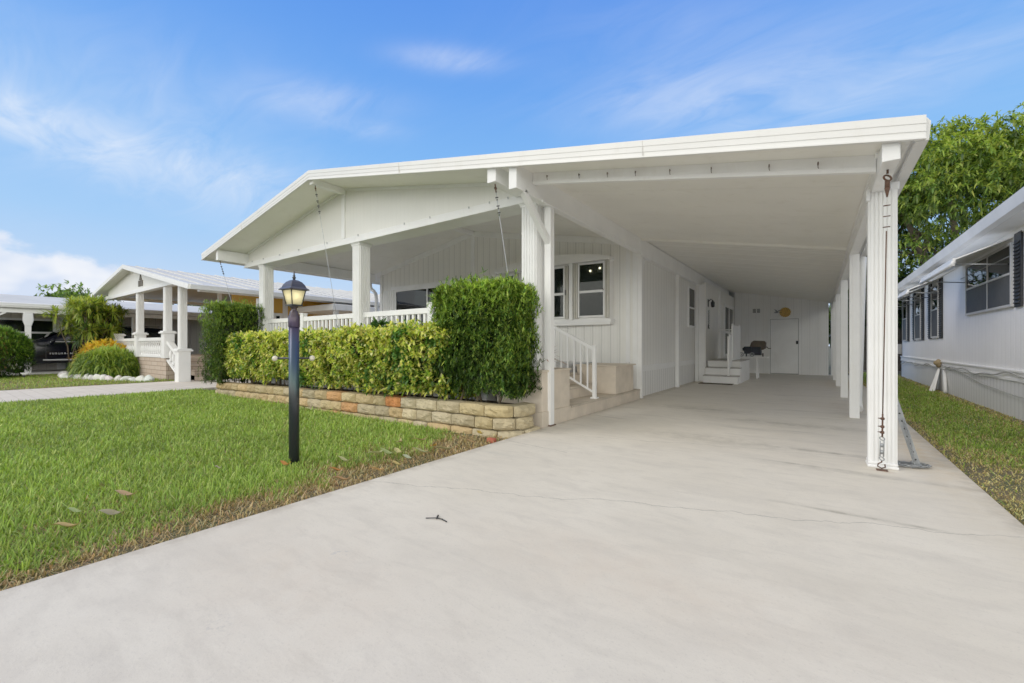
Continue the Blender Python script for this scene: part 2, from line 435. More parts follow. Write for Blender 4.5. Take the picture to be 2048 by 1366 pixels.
for a, b, ang, lu, lv, amp in ((-1.06, .50, -22, .30, .035, 1.05), (-.86, .42, -28, .34, .055, .60), (-1.0, .62, -10, .25, .09, .40),
                               (-.14, .67, -4, .10, .020, .80), (-.46, .58, -4, .13, .028, .75), (-.36, .515, -6, .07, .020, .65), (-.52, .40, -20, .25, .05, .35),
                               (.47, .57, 4, .22, .050, .85), (.85, .60, 22, .30, .045, .45), (.42, .74, 0, .30, .07, .22), (.72, .72, 14, .35, .06, .20)):
    c = sky_dir(a, b); t = (R_ - c * R_.dot(c)).normalized(); u = t.cross(c) * -1
    if u.z < 0: u = -u
    th = math.radians(ang); ax = t * math.cos(th) + u * math.sin(th); ay = -t * math.sin(th) + u * math.cos(th)
    def dotn(v):
        n = nt.nodes.new('ShaderNodeVectorMath'); n.operation = 'DOT_PRODUCT'; lk(nt, dirv, n.inputs[0]); n.inputs[1].default_value = v; return n.outputs['Value']
    g = M_(nt, 'ADD', M_(nt, 'POWER', M_(nt, 'ABSOLUTE', M_(nt, 'DIVIDE', dotn(ax), lu)), 2.0), M_(nt, 'POWER', M_(nt, 'ABSOLUTE', M_(nt, 'DIVIDE', dotn(ay), lv)), 2.0))
    g = M_(nt, 'MULTIPLY', M_(nt, 'EXPONENT', M_(nt, 'MULTIPLY', g, -1.0)), MAP(nt, dotn(c), .3, .5, 0, amp))
    streak = g if streak is None else M_(nt, 'ADD', streak, g)
streak = M_(nt, 'MULTIPLY', streak, MAP(nt, wisp, .28, .72, .12, .8))
# heaped cloud low on the left
mp2 = nt.nodes.new('ShaderNodeMapping'); lk(nt, dirv, mp2.inputs[0]); mp2.inputs['Scale'].default_value = (1, 1, 1.5)
cu = NOISE(nt, mp2.outputs[0], 9.0, 5, .56)
cB = sky_dir(-1.12, .10)
def blob(a, b, lu, lv):
    c = sky_dir(a, b); t = (R_ - c * R_.dot(c)).normalized(); u = c.cross(t); u = u if u.z > 0 else -u
    def dotn(v):
        n = nt.nodes.new('ShaderNodeVectorMath'); n.operation = 'DOT_PRODUCT'; lk(nt, dirv, n.inputs[0]); n.inputs[1].default_value = v; return n.outputs['Value']
    g = M_(nt, 'ADD', M_(nt, 'POWER', M_(nt, 'ABSOLUTE', M_(nt, 'DIVIDE', dotn(t), lu)), 2.0), M_(nt, 'POWER', M_(nt, 'ABSOLUTE', M_(nt, 'DIVIDE', dotn(u), lv)), 2.0))
    return M_(nt, 'MULTIPLY', M_(nt, 'EXPONENT', M_(nt, 'MULTIPLY', g, -1.0)), MAP(nt, dotn(c), .3, .5, 0, 1))
bl = M_(nt, 'MAXIMUM', blob(-1.20, .145, .10, .10), blob(-1.08, .135, .09, .085))
bl = M_(nt, 'MAXIMUM', bl, blob(-.95, .115, .075, .065))
cum = MAP(nt, M_(nt, 'ADD', M_(nt, 'MULTIPLY', bl, .62), M_(nt, 'MULTIPLY', cu, .95)), .80, .95, 0, .92, True)
shade = MAP(nt, NOISE(nt, mp2.outputs[0], 14, 2, .6), .35, .65)
haze = MAP(nt, el, .0, .16, .30, 0, True)
nis = nt.nodes.new('ShaderNodeVectorMath'); nis.operation = 'SCALE'; lk(nt, sky.outputs[0], nis.inputs[0]); nis.inputs['Scale'].default_value = .07
base = MIX(nt, .90, nis.outputs[0], ramp.outputs[0])
hi = M_(nt, 'ADD', M_(nt, 'MULTIPLY', cirrus, .5), streak, clamp=True)
c1 = MIX(nt, M_(nt, 'MULTIPLY', hi, .72), base, lin(228, 239, 253))
c1 = MIX(nt, haze, c1, lin(225, 235, 250))
c1 = MIX(nt, cum, c1, MIX(nt, shade, lin(214, 226, 246), lin(246, 248, 253)))
# a bright veil added overhead and behind, out of view, as soft fill light
fwd = nt.nodes.new('ShaderNodeVectorMath'); fwd.operation = 'DOT_PRODUCT'; lk(nt, dirv, fwd.inputs[0]); fwd.inputs[1].default_value = F_
fill_veil = M_(nt, 'MAXIMUM', MAP(nt, el, .70, .92, 0, 1, True), M_(nt, 'MULTIPLY', MAP(nt, fwd.outputs['Value'], .10, -.35, 0, 1, True), MAP(nt, el, -.02, .12, 0, 1, True)))
fill_veil = M_(nt, 'MULTIPLY', fill_veil, MAP(nt, ci, .2, .75, .75, 1.0))
low = MAP(nt, el, .08, .75, 1.25, .27, True)
vc = nt.nodes.new('ShaderNodeVectorMath'); vc.operation = 'SCALE'; vc.inputs[0].default_value = (2.36, 2.31, 2.05); lk(nt, low, vc.inputs['Scale'])
c1 = MIX(nt, fill_veil, c1, vc.outputs[0])
bg = nt.nodes.new('ShaderNodeBackground'); lk(nt, c1, bg.inputs[0]); bg.inputs[1].default_value = 1.0
wd.cycles.sampling_method = 'MANUAL'; wd.cycles.sample_map_resolution = 512
wo = nt.nodes.new('ShaderNodeOutputWorld'); lk(nt, bg.outputs[0], wo.inputs[0])

# ------------------------------------------------------------------ ground sheets
def mat_ground():
    m, nt = nt_of('soil_ground'); pos = POS(nt)
    a = NOISE(nt, pos, 1.1, 6, .6); b = NOISE(nt, pos, 38, 5, .7)
    c = MIX(nt, MAP(nt, a, .35, .65), (.055, .075, .018), (.11, .085, .045))
    c = MIX(nt, MAP(nt, b, .4, .7), c, (.045, .036, .026))
    finish(nt, c, .95, b, .8, .02); return m
def mat_soil():
    m, nt = nt_of('lawn_soil'); pos = POS(nt)
    a = NOISE(nt, pos, 2.2, 5, .6); b = NOISE(nt, pos, 55, 6, .7)
    c = MIX(nt, MAP(nt, a, .4, .62), (.085, .105, .026), (.17, .125, .075))
    c = MIX(nt, MAP(nt, b, .42, .7), c, (.055, .045, .035))
    finish(nt, c, .95, b, .9, .015); return m
def mat_drive():
    m, nt = nt_of('driveway_concrete'); pos = POS(nt)
    s = nt.nodes.new('ShaderNodeSeparateXYZ'); lk(nt, pos, s.inputs[0]); X, Y = s.outputs[0], s.outputs[1]
    n1 = NOISE(nt, pos, .9, 6, .62); n2 = NOISE(nt, SCALEV(nt, pos, (2.2, 5.0, 1)), .8, 5, .6, .6); n3 = NOISE(nt, pos, 70, 4, .7); n4 = NOISE(nt, pos, 7, 7, .72)
    c = MIX(nt, MAP(nt, n1, .3, .7), (.67, .615, .525), (.755, .705, .62))
    c = MIX(nt, MAP(nt, n2, .46, .72, 0, .60), c, (.58, .535, .47))
    c = MIX(nt, MAP(nt, n4, .52, .74, 0, .42), c, (.55, .51, .455))
    n5 = NOISE(nt, SCALEV(nt, pos, (1.0, 3.5, 1)), 3.2, 7, .7, .4); n6 = NOISE(nt, pos, 180, 2, .6)
    c = MIX(nt, MAP(nt, n5, .50, .70, 0, .55), c, (.56, .515, .45))
    c = MIX(nt, MAP(nt, n6, .62, .74, 0, .35), c, (.33, .30, .27))
    c = MIX(nt, MAP(nt, n3, .56, .74, 0, .40), c, (.40, .37, .33))
    # grime that builds up under the roof
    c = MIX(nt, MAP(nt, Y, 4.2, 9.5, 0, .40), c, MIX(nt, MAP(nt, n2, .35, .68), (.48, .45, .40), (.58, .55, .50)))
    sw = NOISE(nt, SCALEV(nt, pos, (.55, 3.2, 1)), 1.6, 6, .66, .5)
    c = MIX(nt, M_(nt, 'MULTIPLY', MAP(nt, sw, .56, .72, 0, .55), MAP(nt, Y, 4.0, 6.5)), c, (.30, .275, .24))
    wob = NOISE(nt, pos, 6, 4, .7); wob2 = NOISE(nt, pos, 40, 4, .7)
    def spot(x, y, rx, ry, col, amt, cc, lo=.35, hi=.7):
        d = M_(nt, 'ADD', M_(nt, 'POWER', M_(nt, 'ABSOLUTE', M_(nt, 'DIVIDE', M_(nt, 'SUBTRACT', X, x), rx)), 2.0), M_(nt, 'POWER', M_(nt, 'ABSOLUTE', M_(nt, 'DIVIDE', M_(nt, 'SUBTRACT', Y, y), ry)), 2.0))
        f = M_(nt, 'MULTIPLY', M_(nt, 'EXPONENT', M_(nt, 'MULTIPLY', d, -1.0)), MAP(nt, wob if lo < .5 else wob2, lo, hi, .1 if lo < .5 else 0, amt))
        return MIX(nt, f, cc, col)
    for a in ((.86, 5.9, .22, 1.2, (.60, .42, .20), .75), (.5, 14.7, .5, 1.6, (.50, .36, .18), .6), (.45, 9.3, .5, 1.1, (.46, .35, .19), .4), (.44, 4.70, .06, .03, (.40, .16, .04), .9),
              (-1.96, 1.25, .06, .045, (.36, .38, .42), .55, .52, .6), (-1.84, .66, .06, .045, (.38, .38, .38), .5, .52, .6),
              (0.22, 3.38, .35, .022, (.16, .15, .11), .98), (0.1, 5.2, .5, .05, (.22, .20, .17), .9), (-.1, 4.55, .30, .02, (.22, .2, .17), .8), (-.75, 1.9, .8, .30, (.64, .50, .38), .30), (-1.9, 1.0, .7, .35, (.62, .48, .36), .28), (.1, 2.3, .5, .2, (.52, .47, .40), .35), (-1.0, 5.2, .8, .25, (.36, .33, .28), .8), (-.2, 6.8, .9, .2, (.32, .29, .24), .85), (-1.6, 7.6, .7, .25, (.32, .29, .24), .8), (.35, 4.5, .8, .06, (.30, .28, .25), .7), (-2.5, 3.3, .25, .05, (.35, .34, .32), .4), (.9, 3.9, .2, 1.2, (.58, .50, .36), .35)):
        c = spot(*a[:6], c, *a[6:])
    # hairline cracks wandering across the slab
    def crack(x0, y0, k, amp, sc, w, amt, cc, xa=-9, xb=9):
        v = nt.nodes.new('ShaderNodeCombineXYZ'); lk(nt, X, v.inputs[0]); v.inputs[1].default_value = y0
        nn = NOISE(nt, v.outputs[0], sc, 6, .62)
        yy = M_(nt, 'ADD', M_(nt, 'MULTIPLY_ADD', M_(nt, 'SUBTRACT', X, x0), k, y0), M_(nt, 'MULTIPLY', M_(nt, 'SUBTRACT', nn, .5), amp))
        d = M_(nt, 'ABSOLUTE', M_(nt, 'SUBTRACT', Y, yy))
        f = M_(nt, 'MULTIPLY', MAP(nt, d, w * .4, w, amt, 0), MAP(nt, n4, .34, .6, .25, 1))
        f = M_(nt, 'MULTIPLY', f, M_(nt, 'MULTIPLY', M_(nt, 'GREATER_THAN', X, xa), M_(nt, 'LESS_THAN', X, xb)))
        return MIX(nt, f, cc, (.27, .25, .22))
    c = crack(-2.74, 2.10, .385, .45, 1.3, .008, .72, c)
    c = crack(-2.83, 3.82, -.10, .18, 2.0, .007, .8, c, -2.9, -2.0)
    c = crack(-1.0, 4.85, .25, .5, 1.1, .007, .75, c)
    edge = M_(nt, 'MINIMUM', M_(nt, 'ADD', X, 2.85), M_(nt, 'SUBTRACT', .98, X))
    c = MIX(nt, M_(nt, 'MULTIPLY', MAP(nt, edge, .0, .13, .75, 0), MAP(nt, n4, .36, .6)), c, (.36, .31, .24))
    finish(nt, c, .82, M_(nt, 'ADD', n3, M_(nt, 'MULTIPLY', n4, .6)), .16, .006, 0, .3); return m
def mat_paver():
    m, nt = nt_of('paver_path'); pos = POS(nt)
    b = nt.nodes.new('ShaderNodeTexBrick'); lk(nt, pos, b.inputs['Vector'])
    b.inputs['Color1'].default_value = (.68, .62, .54, 1); b.inputs['Color2'].default_value = (.73, .67, .60, 1); b.inputs['Mortar'].default_value = (.56, .50, .43, 1)
    b.inputs['Scale'].default_value = 1; b.inputs['Brick Width'].default_value = .4; b.inputs['Row Height'].default_value = .2; b.inputs['Mortar Size'].default_value = .008
    n = NOISE(nt, pos, 2.5, 5, .6)
    c = MIX(nt, MAP(nt, n, .4, .75, 0, .35), b.outputs['Color'], (.42, .38, .33))
    finish(nt, c, .85, b.outputs['Fac'], -.2, .006); return m
mat_ground_ = mat_ground(); mat_soil_ = mat_soil(); mat_drive_ = mat_drive(); mat_paver_ = mat_paver()
mat_slab = simple('carport_slab', (.62, .60, .57), .85, .2, 1.5, .1, 60)
mat_mulch = simple('mulch', (.05, .035, .022), .95, .5, 22, 1.0, 40)
mat_road = simple('asphalt', (.05, .05, .052), .9, .25, 4, .3, 90)
def sheet(name, x0, x1, y0, y1, z, mat, nx=1, ny=1, amp=0.0, sc=.6):
    m = MB(); vs = []
    for j in range(ny + 1):
        for i in range(nx + 1):
            x = x0 + (x1 - x0) * i / nx; y = y0 + (y1 - y0) * j / ny
            vs.append((x, y, z + amp * mnoise.noise(Vector((x * sc, y * sc, 3.3)))))
    m.add(vs, [(j * (nx + 1) + i, j * (nx + 1) + i + 1, (j + 1) * (nx + 1) + i + 1, (j + 1) * (nx + 1) + i) for j in range(ny) for i in range(nx)], True)
    return tag(m.build(name, mat), kind='structure')
sheet('ground', -900, 900, -900, 900, -.075, mat_ground_)
sheet('front_lawn', -12.4, -2.86, -6, 4.4, -.042, mat_soil_, 60, 60, .012, 1.6)
sheet('far_lawn', -24, -15.5, -5, 4.9, -.03, mat_soil_, 20, 20, .01)
sheet('side_yard', .985, 2.42, 1.0, 24, -.045, mat_soil_, 14, 120, .02, 1.3)
m = MB(); m.box(-2.85, .98, -9, 19.2, -.12, 0.0); m.box(-3.06, -2.8501, 8.36, 19.2, -.12, -.0005); tag(m.build('driveway', mat_drive_, bevel=.008), kind='structure')
m = MB(); m.box(-15.5, -12.4, -9, 14, -.11, -.004); tag(m.build('paver_driveway', mat_paver_, bevel=.006), kind='structure')
m = MB(); m.box(-30, -23.3, -9, 16, -.11, .0); tag(m.build('carport_slab', mat_slab), kind='structure')
sheet('street', -300, 300, -17, -9.3, -.06, mat_road)

# ------------------------------------------------------------------ grass (uncountable: one object per lawn)
GREEN = [(.19, .31, .030), (.26, .39, .045), (.13, .22, .025), (.38, .47, .11)]
DRY = [(.46, .33, .14), (.38, .25, .09), (.54, .44, .23), (.26, .19, .07)]
def grass(name, label, x0, x1, y0, y1, dens, dryf, hgt, zoff=-.045, keep=None, far=3.0, seedk=0, drycols=None):
    area = (x1 - x0) * (y1 - y0); n = int(area * dens)
    x = x0 + (x1 - x0) * RNG.random(n); y = y0 + (y1 - y0) * RNG.random(n)
    d = np.hypot(x, y)
    k = RNG.random(n) < np.clip((far / d) ** 1.27, .12, 1)
    if keep is not None: k &= keep(x, y)
    x = x[k]; y = y[k]; d = d[k]; n = len(x)
    dry = np.clip(dryf(x, y), 0, 1); bare = RNG.random(n) < np.clip(dry - .82, 0, 1) * 3.6
    x = x[~bare]; y = y[~bare]; d = d[~bare]; dry = dry[~bare]; n = len(x)
    isdry = RNG.random(n) < dry
    big = fbm(x, y, 1.6, 40 + seedk)
    C = pal(n, GREEN, [4, 4, 2, 1.3], .16) * (.72 + .56 * big)[:, None]
    C[isdry] = pal(int(isdry.sum()), drycols or DRY, [4, 3, 2, 2], .2)
    wide = np.clip(d / far, 1, 3.0) ** .8
    L = hgt * (.55 + .8 * RNG.random(n)) * np.where(isdry, .65, 1) * (.8 + .4 * big) * np.clip(wide, 1, 1.25)
    ang = RNG.random(n) * 2 * PI; tilt = np.where(isdry, 1.1, .62) * (.25 + 1.1 * RNG.random(n))
    D = np.stack([np.cos(ang) * tilt, np.sin(ang) * tilt, np.ones(n)], 1)
    P = np.stack([x, y, np.full(n, zoff)], 1)
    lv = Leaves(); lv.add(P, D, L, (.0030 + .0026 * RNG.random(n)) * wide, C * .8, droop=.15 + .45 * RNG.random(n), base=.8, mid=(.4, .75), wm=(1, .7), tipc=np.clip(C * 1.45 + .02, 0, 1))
    o = lv.build(name, mat_grass); tag(o, label, 'grass', kind='stuff'); return o
def dry_front(x, y):
    e = -2.86 - x                                             # distance from the driveway edge
    nse = fbm(x, y, 2.4, 5); n2 = fbm(x, y, 6.5, 9)
    r = 1.30 * np.exp(-np.clip(e - .05, 0, 9) / (.12 + .34 * nse)) * (.6 + .75 * n2)
    for cx, cy, rx, ry, a in ((-3.05, 2.35, .22, .40, .85), (-3.5, 2.05, .30, .16, .75), (-3.2, 3.3, .34, .5, .80), (-3.7, 2.7, .35, .25, .45), (-3.30, 3.78, .45, .20, .85), (-3.15, 1.25, .25, .5, .6), (-3.75, .72, .25, .35, .5), (-4.0, 3.0, .6, .5, .30), (-6.5, 3.75, 3.0, .2, .35), (-4.6, 1.7, .7, .4, .22), (-5.5, 3.0, .9, .5, .20), (-4.4, .8, .5, .4, .25)):
        r = r + a * np.exp(-((x - cx) / rx) ** 2 - ((y - cy) / ry) ** 2) * (.35 + 1.1 * n2)
    return r * .92 + .05 + .10 * (nse > .66)
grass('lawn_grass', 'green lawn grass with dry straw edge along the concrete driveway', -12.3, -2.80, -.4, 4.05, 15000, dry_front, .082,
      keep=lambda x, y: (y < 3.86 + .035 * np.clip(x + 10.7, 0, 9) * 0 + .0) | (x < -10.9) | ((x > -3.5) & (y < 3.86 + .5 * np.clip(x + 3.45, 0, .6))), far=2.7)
grass('far_grass', 'patchy far lawn strip in front of white edging stones', -23.3, -15.55, -1.5, 4.6, 5200,
      lambda x, y: .30 + .5 * fbm(x, y, 1.3, 21) - .1 + .25 * np.exp(-np.abs(x + 15.5) / .5), .075, -.03, far=2.7, seedk=3)
def dry_side(x, y):
    e = x - .985; n2 = fbm(x, y, 3.5, 31)
    r = .95 * np.exp(-np.clip(e, 0, 9) / .12) * (.6 + .8 * n2) + 1.0 * np.exp(-np.clip(2.36 - x, 0, 9) / .13)
    r = r + np.clip((6.8 - y) / 2.2, 0, 1) * (.35 + .75 * fbm(x, y, 4.5, 33))
    return np.minimum(r + .42 + .6 * (fbm(x, y, 2.1, 35) - .42), .98)
grass('side_grass', 'yellowed patchy grass strip between driveway and neighbouring home', .99, 2.40, 2.2, 22, 12000, dry_side, .055, -.045, far=3.6, seedk=7, drycols=[(.52, .45, .14), (.45, .37, .11), (.58, .50, .22), (.36, .25, .09)])
# ------------------------------------------------------------------ the white mobile home with its carport
H = thing('mobile_home', 'white mobile home in the middle with gabled front porch and long carport', 'mobile home', (-7.0, 8.4, 0))
RX, RZ = -7.25, 4.11
def ztop(x): return RZ - (.178 * (RX - x) if x < RX else .190 * (x - RX))
XL, XR, YF, YB = -12.05, .60, 4.0, 19.3
def slope_strip(m, x0, x1, y0, y1, dt, db, brk=True):
    """slab following the roof: dt/db = offsets of top/bottom below the roof line"""
    xs = [x0] + ([RX] if x0 < RX < x1 else []) + [x1]
    poly = [(x, ztop(x) - dt) for x in xs] + [(x, ztop(x) - db) for x in reversed(xs)]
    m.prism(poly, 'y', y0, y1)
m = MB(); slope_strip(m, XL + .02, XR - .02, YF + .05, YB, .01, .085); m.build('roof', mat_white, H)
# smooth front soffit, a step lower than the ribbed pans behind
m = MB(); slope_strip(m, XL + .06, XR - .06, YF + .05, 8.38, .088, .112)
for yy in (5.2, 6.4, 7.6): slope_strip(m, RX + .1, XR - .08, yy, yy + .012, .113, .1145)
slope_strip(m, -2.83, .36, 8.31, 8.382, .113, .150)
m.build('soffit', mat_soffit, H)
m = MB()
y = 8.42
while y < 18.6:
    slope_strip(m, -2.83, XR - .06, y, y + .56, .087, .096); slope_strip(m, -2.83, XR - .06, y + .5601, y + .6099, .087, .101)
    y += .61
m.build('carport_ceiling', mat_panc, H)
# fascia: three overlapping strips
m = MB()
for a, b, o in ((0, .052, .012), (.052, .104, .007), (.104, .155, .001)): slope_strip(m, XL, XR, YF + .02 - o, YF + .05, a - .004, b)
slope_strip(m, XL, XR, YF - .002, YF + .0199, .150, .162)
fa_ = m.build('fascia', mat_fascia, H)
for xj in (-9.9, -4.85, -1.35):
    m = MB(); slope_strip(m, xj - .0015, xj + .0015, YF + .005, YF + .03, .001, .153); m.build('fascia_joint', simple('joint_grey', (.66, .64, .60), .7), fa_)
m = MB(); z = ztop(XR)
m.prism([(XR - .05, z - .155), (XR + .02, z - .155), (XR + .03, z - .03), (XR + .01, z + .0), (XR - .019, z + .0), (XR - .019, z - .13), (XR - .05, z - .13)], 'y', YF + .051, YB)
m.build('eave_gutter', mat_fascia, H); m = MB(); z = ztop(XL)
m.prism([(XL + .019, z - .15), (XL - .035, z - .15), (XL - .05, z - .03), (XL, z), (XL + .019, z)], 'y', YF + .051, YB)
m.build('eave_gutter', mat_fascia, H)
for s_ in ('ridge',):
    m = MB(); m.box(RX - .06, RX + .06, 4.06, 8.36, 3.885, 3.985); m.build('ridge_beam', mat_post, H, bevel=.006)
m = MB(); m.box(-11.34, -11.24, 4.06, 8.38, 3.02, 3.262); m.build('eave_beam', mat_post, H, bevel=.006)
m = MB(); m.box(-3.27, -3.14, 4.05, 4.66, 3.02, 3.222); m.build('lookout_beam', mat_post, H, bevel=.006)
m = MB(); m.box(-2.95, -2.84, 4.055, 8.34, 2.88, 3.165); m.box(-2.935, -2.835, 8.34, 18.58, 2.83, 3.168)
m.box(-2.84, -2.81, 4.6, 8.3, 2.86, 2.885); m.build('carport_beam', mat_post, H, bevel=.005)
m = MB(); m.box(.375, .475, 4.055, 19.0, 2.37, 2.515); m.box(.36, .49, 4.3, 19.0, 2.515, 2.54); m.build('carport_beam', mat_post, H, bevel=.005)
m = MB(); n0 = len(m.v)
poly = [(x, ztop(x) - .113) for x in (-2.835, .37)] + [(x, ztop(x) - .245) for x in (.37, -2.835)]
m.prism(poly, 'y', 4.40, 4.45)
poly = [(x, ztop(x) - .215) for x in (-2.835, .37)] + [(x, ztop(x) - .25) for x in (.37, -2.835)]
m.prism(poly, 'y', 4.385, 4.399)
m.build('cross_beam', mat_post, H)
m = MB()
for i, x in enumerate((-2.62, -2.2, -1.86, -1.55, -1.2, -.82, -.35, -.0)):
    m = MB(); z = ztop(x) - .17; m.torus((x, 4.372, z), .013, .0035, (1, .2, 0), 10, 5); m.tube((x, 4.40, z + .012), (x, 4.372, z + .012), .003, 5); m.path([(x, 4.375, z - .013), (x, 4.378, z - .03), (x + .004, 4.374, z - .04)], .003, 5); m.build('string_light_hook', mat_rust, H)
# porch front beam, gable panel
m = MB(); m.box(-11.34, -2.96, 4.67, 5.06, 2.93, 3.05); m.box(-11.36, -2.96, 4.655, 4.6695, 2.925, 2.96); m.build('porch_beam', mat_post, H, bevel=.006)
m = MB(); pts = [(x, ztop(x) - .114) for x in (-11.2, RX, -3.0)]
m.prism([(-11.2, 3.052), *pts, (-3.0, 3.052)], 'y', 4.70, 4.74); m.build('gable_panel', mat_gable, H)
m = MB()
for a, b in ((-11.2, RX), (RX, -3.0)):
    m.prism([(a, ztop(a) - .113), (b, ztop(b) - .113), (b, ztop(b) - .158), (a, ztop(a) - .158)], 'y', 4.68, 4.6995)
m.box(RX - .05, RX + .05, 4.675, 4.6995, 3.055, ztop(RX) - .16)
m.build('gable_trim', mat_post, H)
m = MB()
for i, x in enumerate((-10.9, -10.35, -9.6, -8.8, -7.75, -6.75, -5.5, -4.9, -4.1, -3.72, -3.4, -3.2)):
    m = MB(); m.torus((x, 4.655, 3.04), .014, .0035, (1, .3, 0), 10, 5); m.path([(x, 4.668, 3.055), (x, 4.655, 3.055), (x, 4.655, 3.045)], .003, 5); m.build('string_light_hook', mat_steel, H)
# fluted square posts
def fluted(name, cx, cy, z0, z1, wx, wy, parent, n=5, cap=True):
    m = MB(); m.box(cx - wx / 2, cx + wx / 2, cy - wy / 2, cy + wy / 2, z0, z1)
    for i in range(n):
        t = (i + .5) / n - .5
        m.box(cx + t * wx - wx / n * .30, cx + t * wx + wx / n * .30, cy - wy / 2 - .013, cy - wy / 2, z0, z1 - .002)
        m.box(cx + wx / 2, cx + wx / 2 + .013, cy + t * wy - wy / n * .30, cy + t * wy + wy / n * .30, z0, z1 - .002)
        m.box(cx - wx / 2 - .013, cx - wx / 2, cy + t * wy - wy / n * .30, cy + t * wy + wy / n * .30, z0, z1 - .002)
    o = m.build(name, mat_post, parent)
    if cap:
        q = MB(); a = .022
        q.box(cx - wx / 2 - a, cx + wx / 2 + a, cy - wy / 2 - a, cy + wy / 2 + a, z1 - .05, z1 - .001); q.box(cx - wx / 2 - a * 1.6, cx + wx / 2 + a * 1.6, cy - wy / 2 - a * 1.6, cy + wy / 2 + a * 1.6, z1 - .02, z1 - .0015)
        q.build('capital', mat_post, o, bevel=.006)
    return o
for cx in (-10.55, -6.88, -3.10): fluted('porch_post', cx, 4.82, .70, 2.93, .21, .22, H)
P = fluted('carport_pillar', .45, 4.885, .0, 2.37, .165, .13, H, 6, cap=False)
m = MB(); m.box(.345, .555, 4.79, 4.98, .0, .028); m.box(.35, .55, 4.795, 4.975, .028, .055); m.build('base_trim', mat_post, P, bevel=.012)
m = MB(); m.box(.50, .56, 4.83, 4.90, 2.37, 2.44); m.build('beam_bracket', mat_post, P, bevel=.008); m = MB(); m.box(.34, .37, 4.80, 4.86, 2.30, 2.40); m.build('beam_bracket', mat_post, P, bevel=.008)
def squarepost(name, cx, cy, z0, z1, w, parent, d=None):
    d = d or w; m = MB(); m.box(cx - w / 2, cx + w / 2, cy - d / 2, cy + d / 2, z0, z1)
    m.box(cx - w * .2, cx + w * .2, cy - d / 2 - .004, cy - d / 2, z0, z1); return m.build(name, mat_post, parent, bevel=.006)
lp = squarepost('carport_post', -2.875, 4.86, .0, 2.88, .095, H)
m = MB(); m.bar((-2.875, 4.24, 2.90), (-2.875, 4.835, 2.40), .07, .075); m.build('brace', mat_post, lp, bevel=.006)
m = MB(); m.box(-2.94, -2.81, 4.79, 4.93, 0.0, .014); m.build('base_plate', mat_rust, lp)
for y in (7.97, 10.97, 13.84, 16.3, 18.75): squarepost('carport_post', .43, y, .0, 2.37, .115, H)
m = MB(); m.path([(.56, 8.5, 2.40), (.55, 8.45, 2.2), (.52, 8.42, 1.0), (.50, 8.40, .26), (.50, 8.36, .17), (.50, 8.22, .10)], .05, 10); m.build('downspout', mat_post, H)
# ---- walls
m = MB(); pts = [(x, ztop(x) - .113) for x in (-10.95, RX, -2.96)]
m.prism([(-10.95, .66), *pts, (-2.96, .66)], 'y', 8.40, 8.52); m.build('front_wall', mat_siding, H)
m = MB()
for a, b in ((-10.95, RX), (RX, -2.98)):
    m.prism([(a, ztop(a) - .115), (b, ztop(b) - .115), (b, ztop(b) - .25), (a, ztop(a) - .25)], 'y', 8.365, 8.3995)
m.box(RX - .06, RX + .06, 8.37, 8.3995, 2.75, ztop(RX) - .255); m.box(-3.16, -3.08, 8.375, 8.3995, .72, 3.01); m.box(-3.02, -2.925, 8.37, 8.3995, .0, 3.1); m.box(-11.0, -10.9, 8.36, 8.3995, .72, 3.2)
m.build('wall_trim', mat_post, H)
m = MB(); m.box(-2.98, -2.94, 8.40, 13.40, .62, 3.0); m.build('side_wall', mat_siding, H)
m = MB(); m.box(-2.74, -2.66, 13.41, 18.58, .0, 2.9); m.build('side_wall', mat_siding, H)
m = MB(); m.box(-2.99, -2.95, 8.44, 13.40, .0, .515); m.build('skirting', mat_skirt, H)
m = MB(); m.box(-2.985, -2.925, 8.44, 13.40, .515, .545); m.box(-2.985, -2.932, 8.44, 13.40, .545, .61); m.box(-2.985, -2.922, 8.44, 13.40, .61, .64); m.build('belt_trim', mat_post, H)
squarepost('wall_post', -2.885, 8.43, .0, 2.83, .085, H)
m = MB(); m.prism([(8.49, 2.82), (8.70, 2.82), (8.49, 2.45)], 'x', -2.89, -2.87); m.build('gusset', mat_post, H)
for y in (11.2, 13.33): squarepost('wall_post', -2.885, y, .0, 2.83, .085, H)
squarepost('wall_post', -2.63, 15.35, .62, 2.83, .07, H)
m = MB(); m.box(-2.93, -2.87, 13.37, 13.42, .0, 2.83); m.box(-2.87, -2.68, 13.38, 13.415, 0, 2.83); m.build('corner_trim', mat_post, H)
m = MB(); m.box(-10.98, -10.94, 8.40, 19.0, .0, 3.3); m.build('side_wall', mat_siding, H)
m = MB(); m.box(-10.98, -2.6, 19.0, 19.1, .0, 3.2); m.build('rear_wall', mat_siding, H)
# gutter outlet and downspout at the back of the porch
m = MB(); m.path([(-11.9, 8.66, 3.10), (-11.88, 8.66, 2.97), (-11.78, 8.62, 2.88), (-11.58, 8.56, 2.80), (-11.46, 8.55, 2.70), (-11.42, 8.55, 2.5), (-11.42, 8.55, .1)], .055, 10); m.build('downspout', mat_post, H)

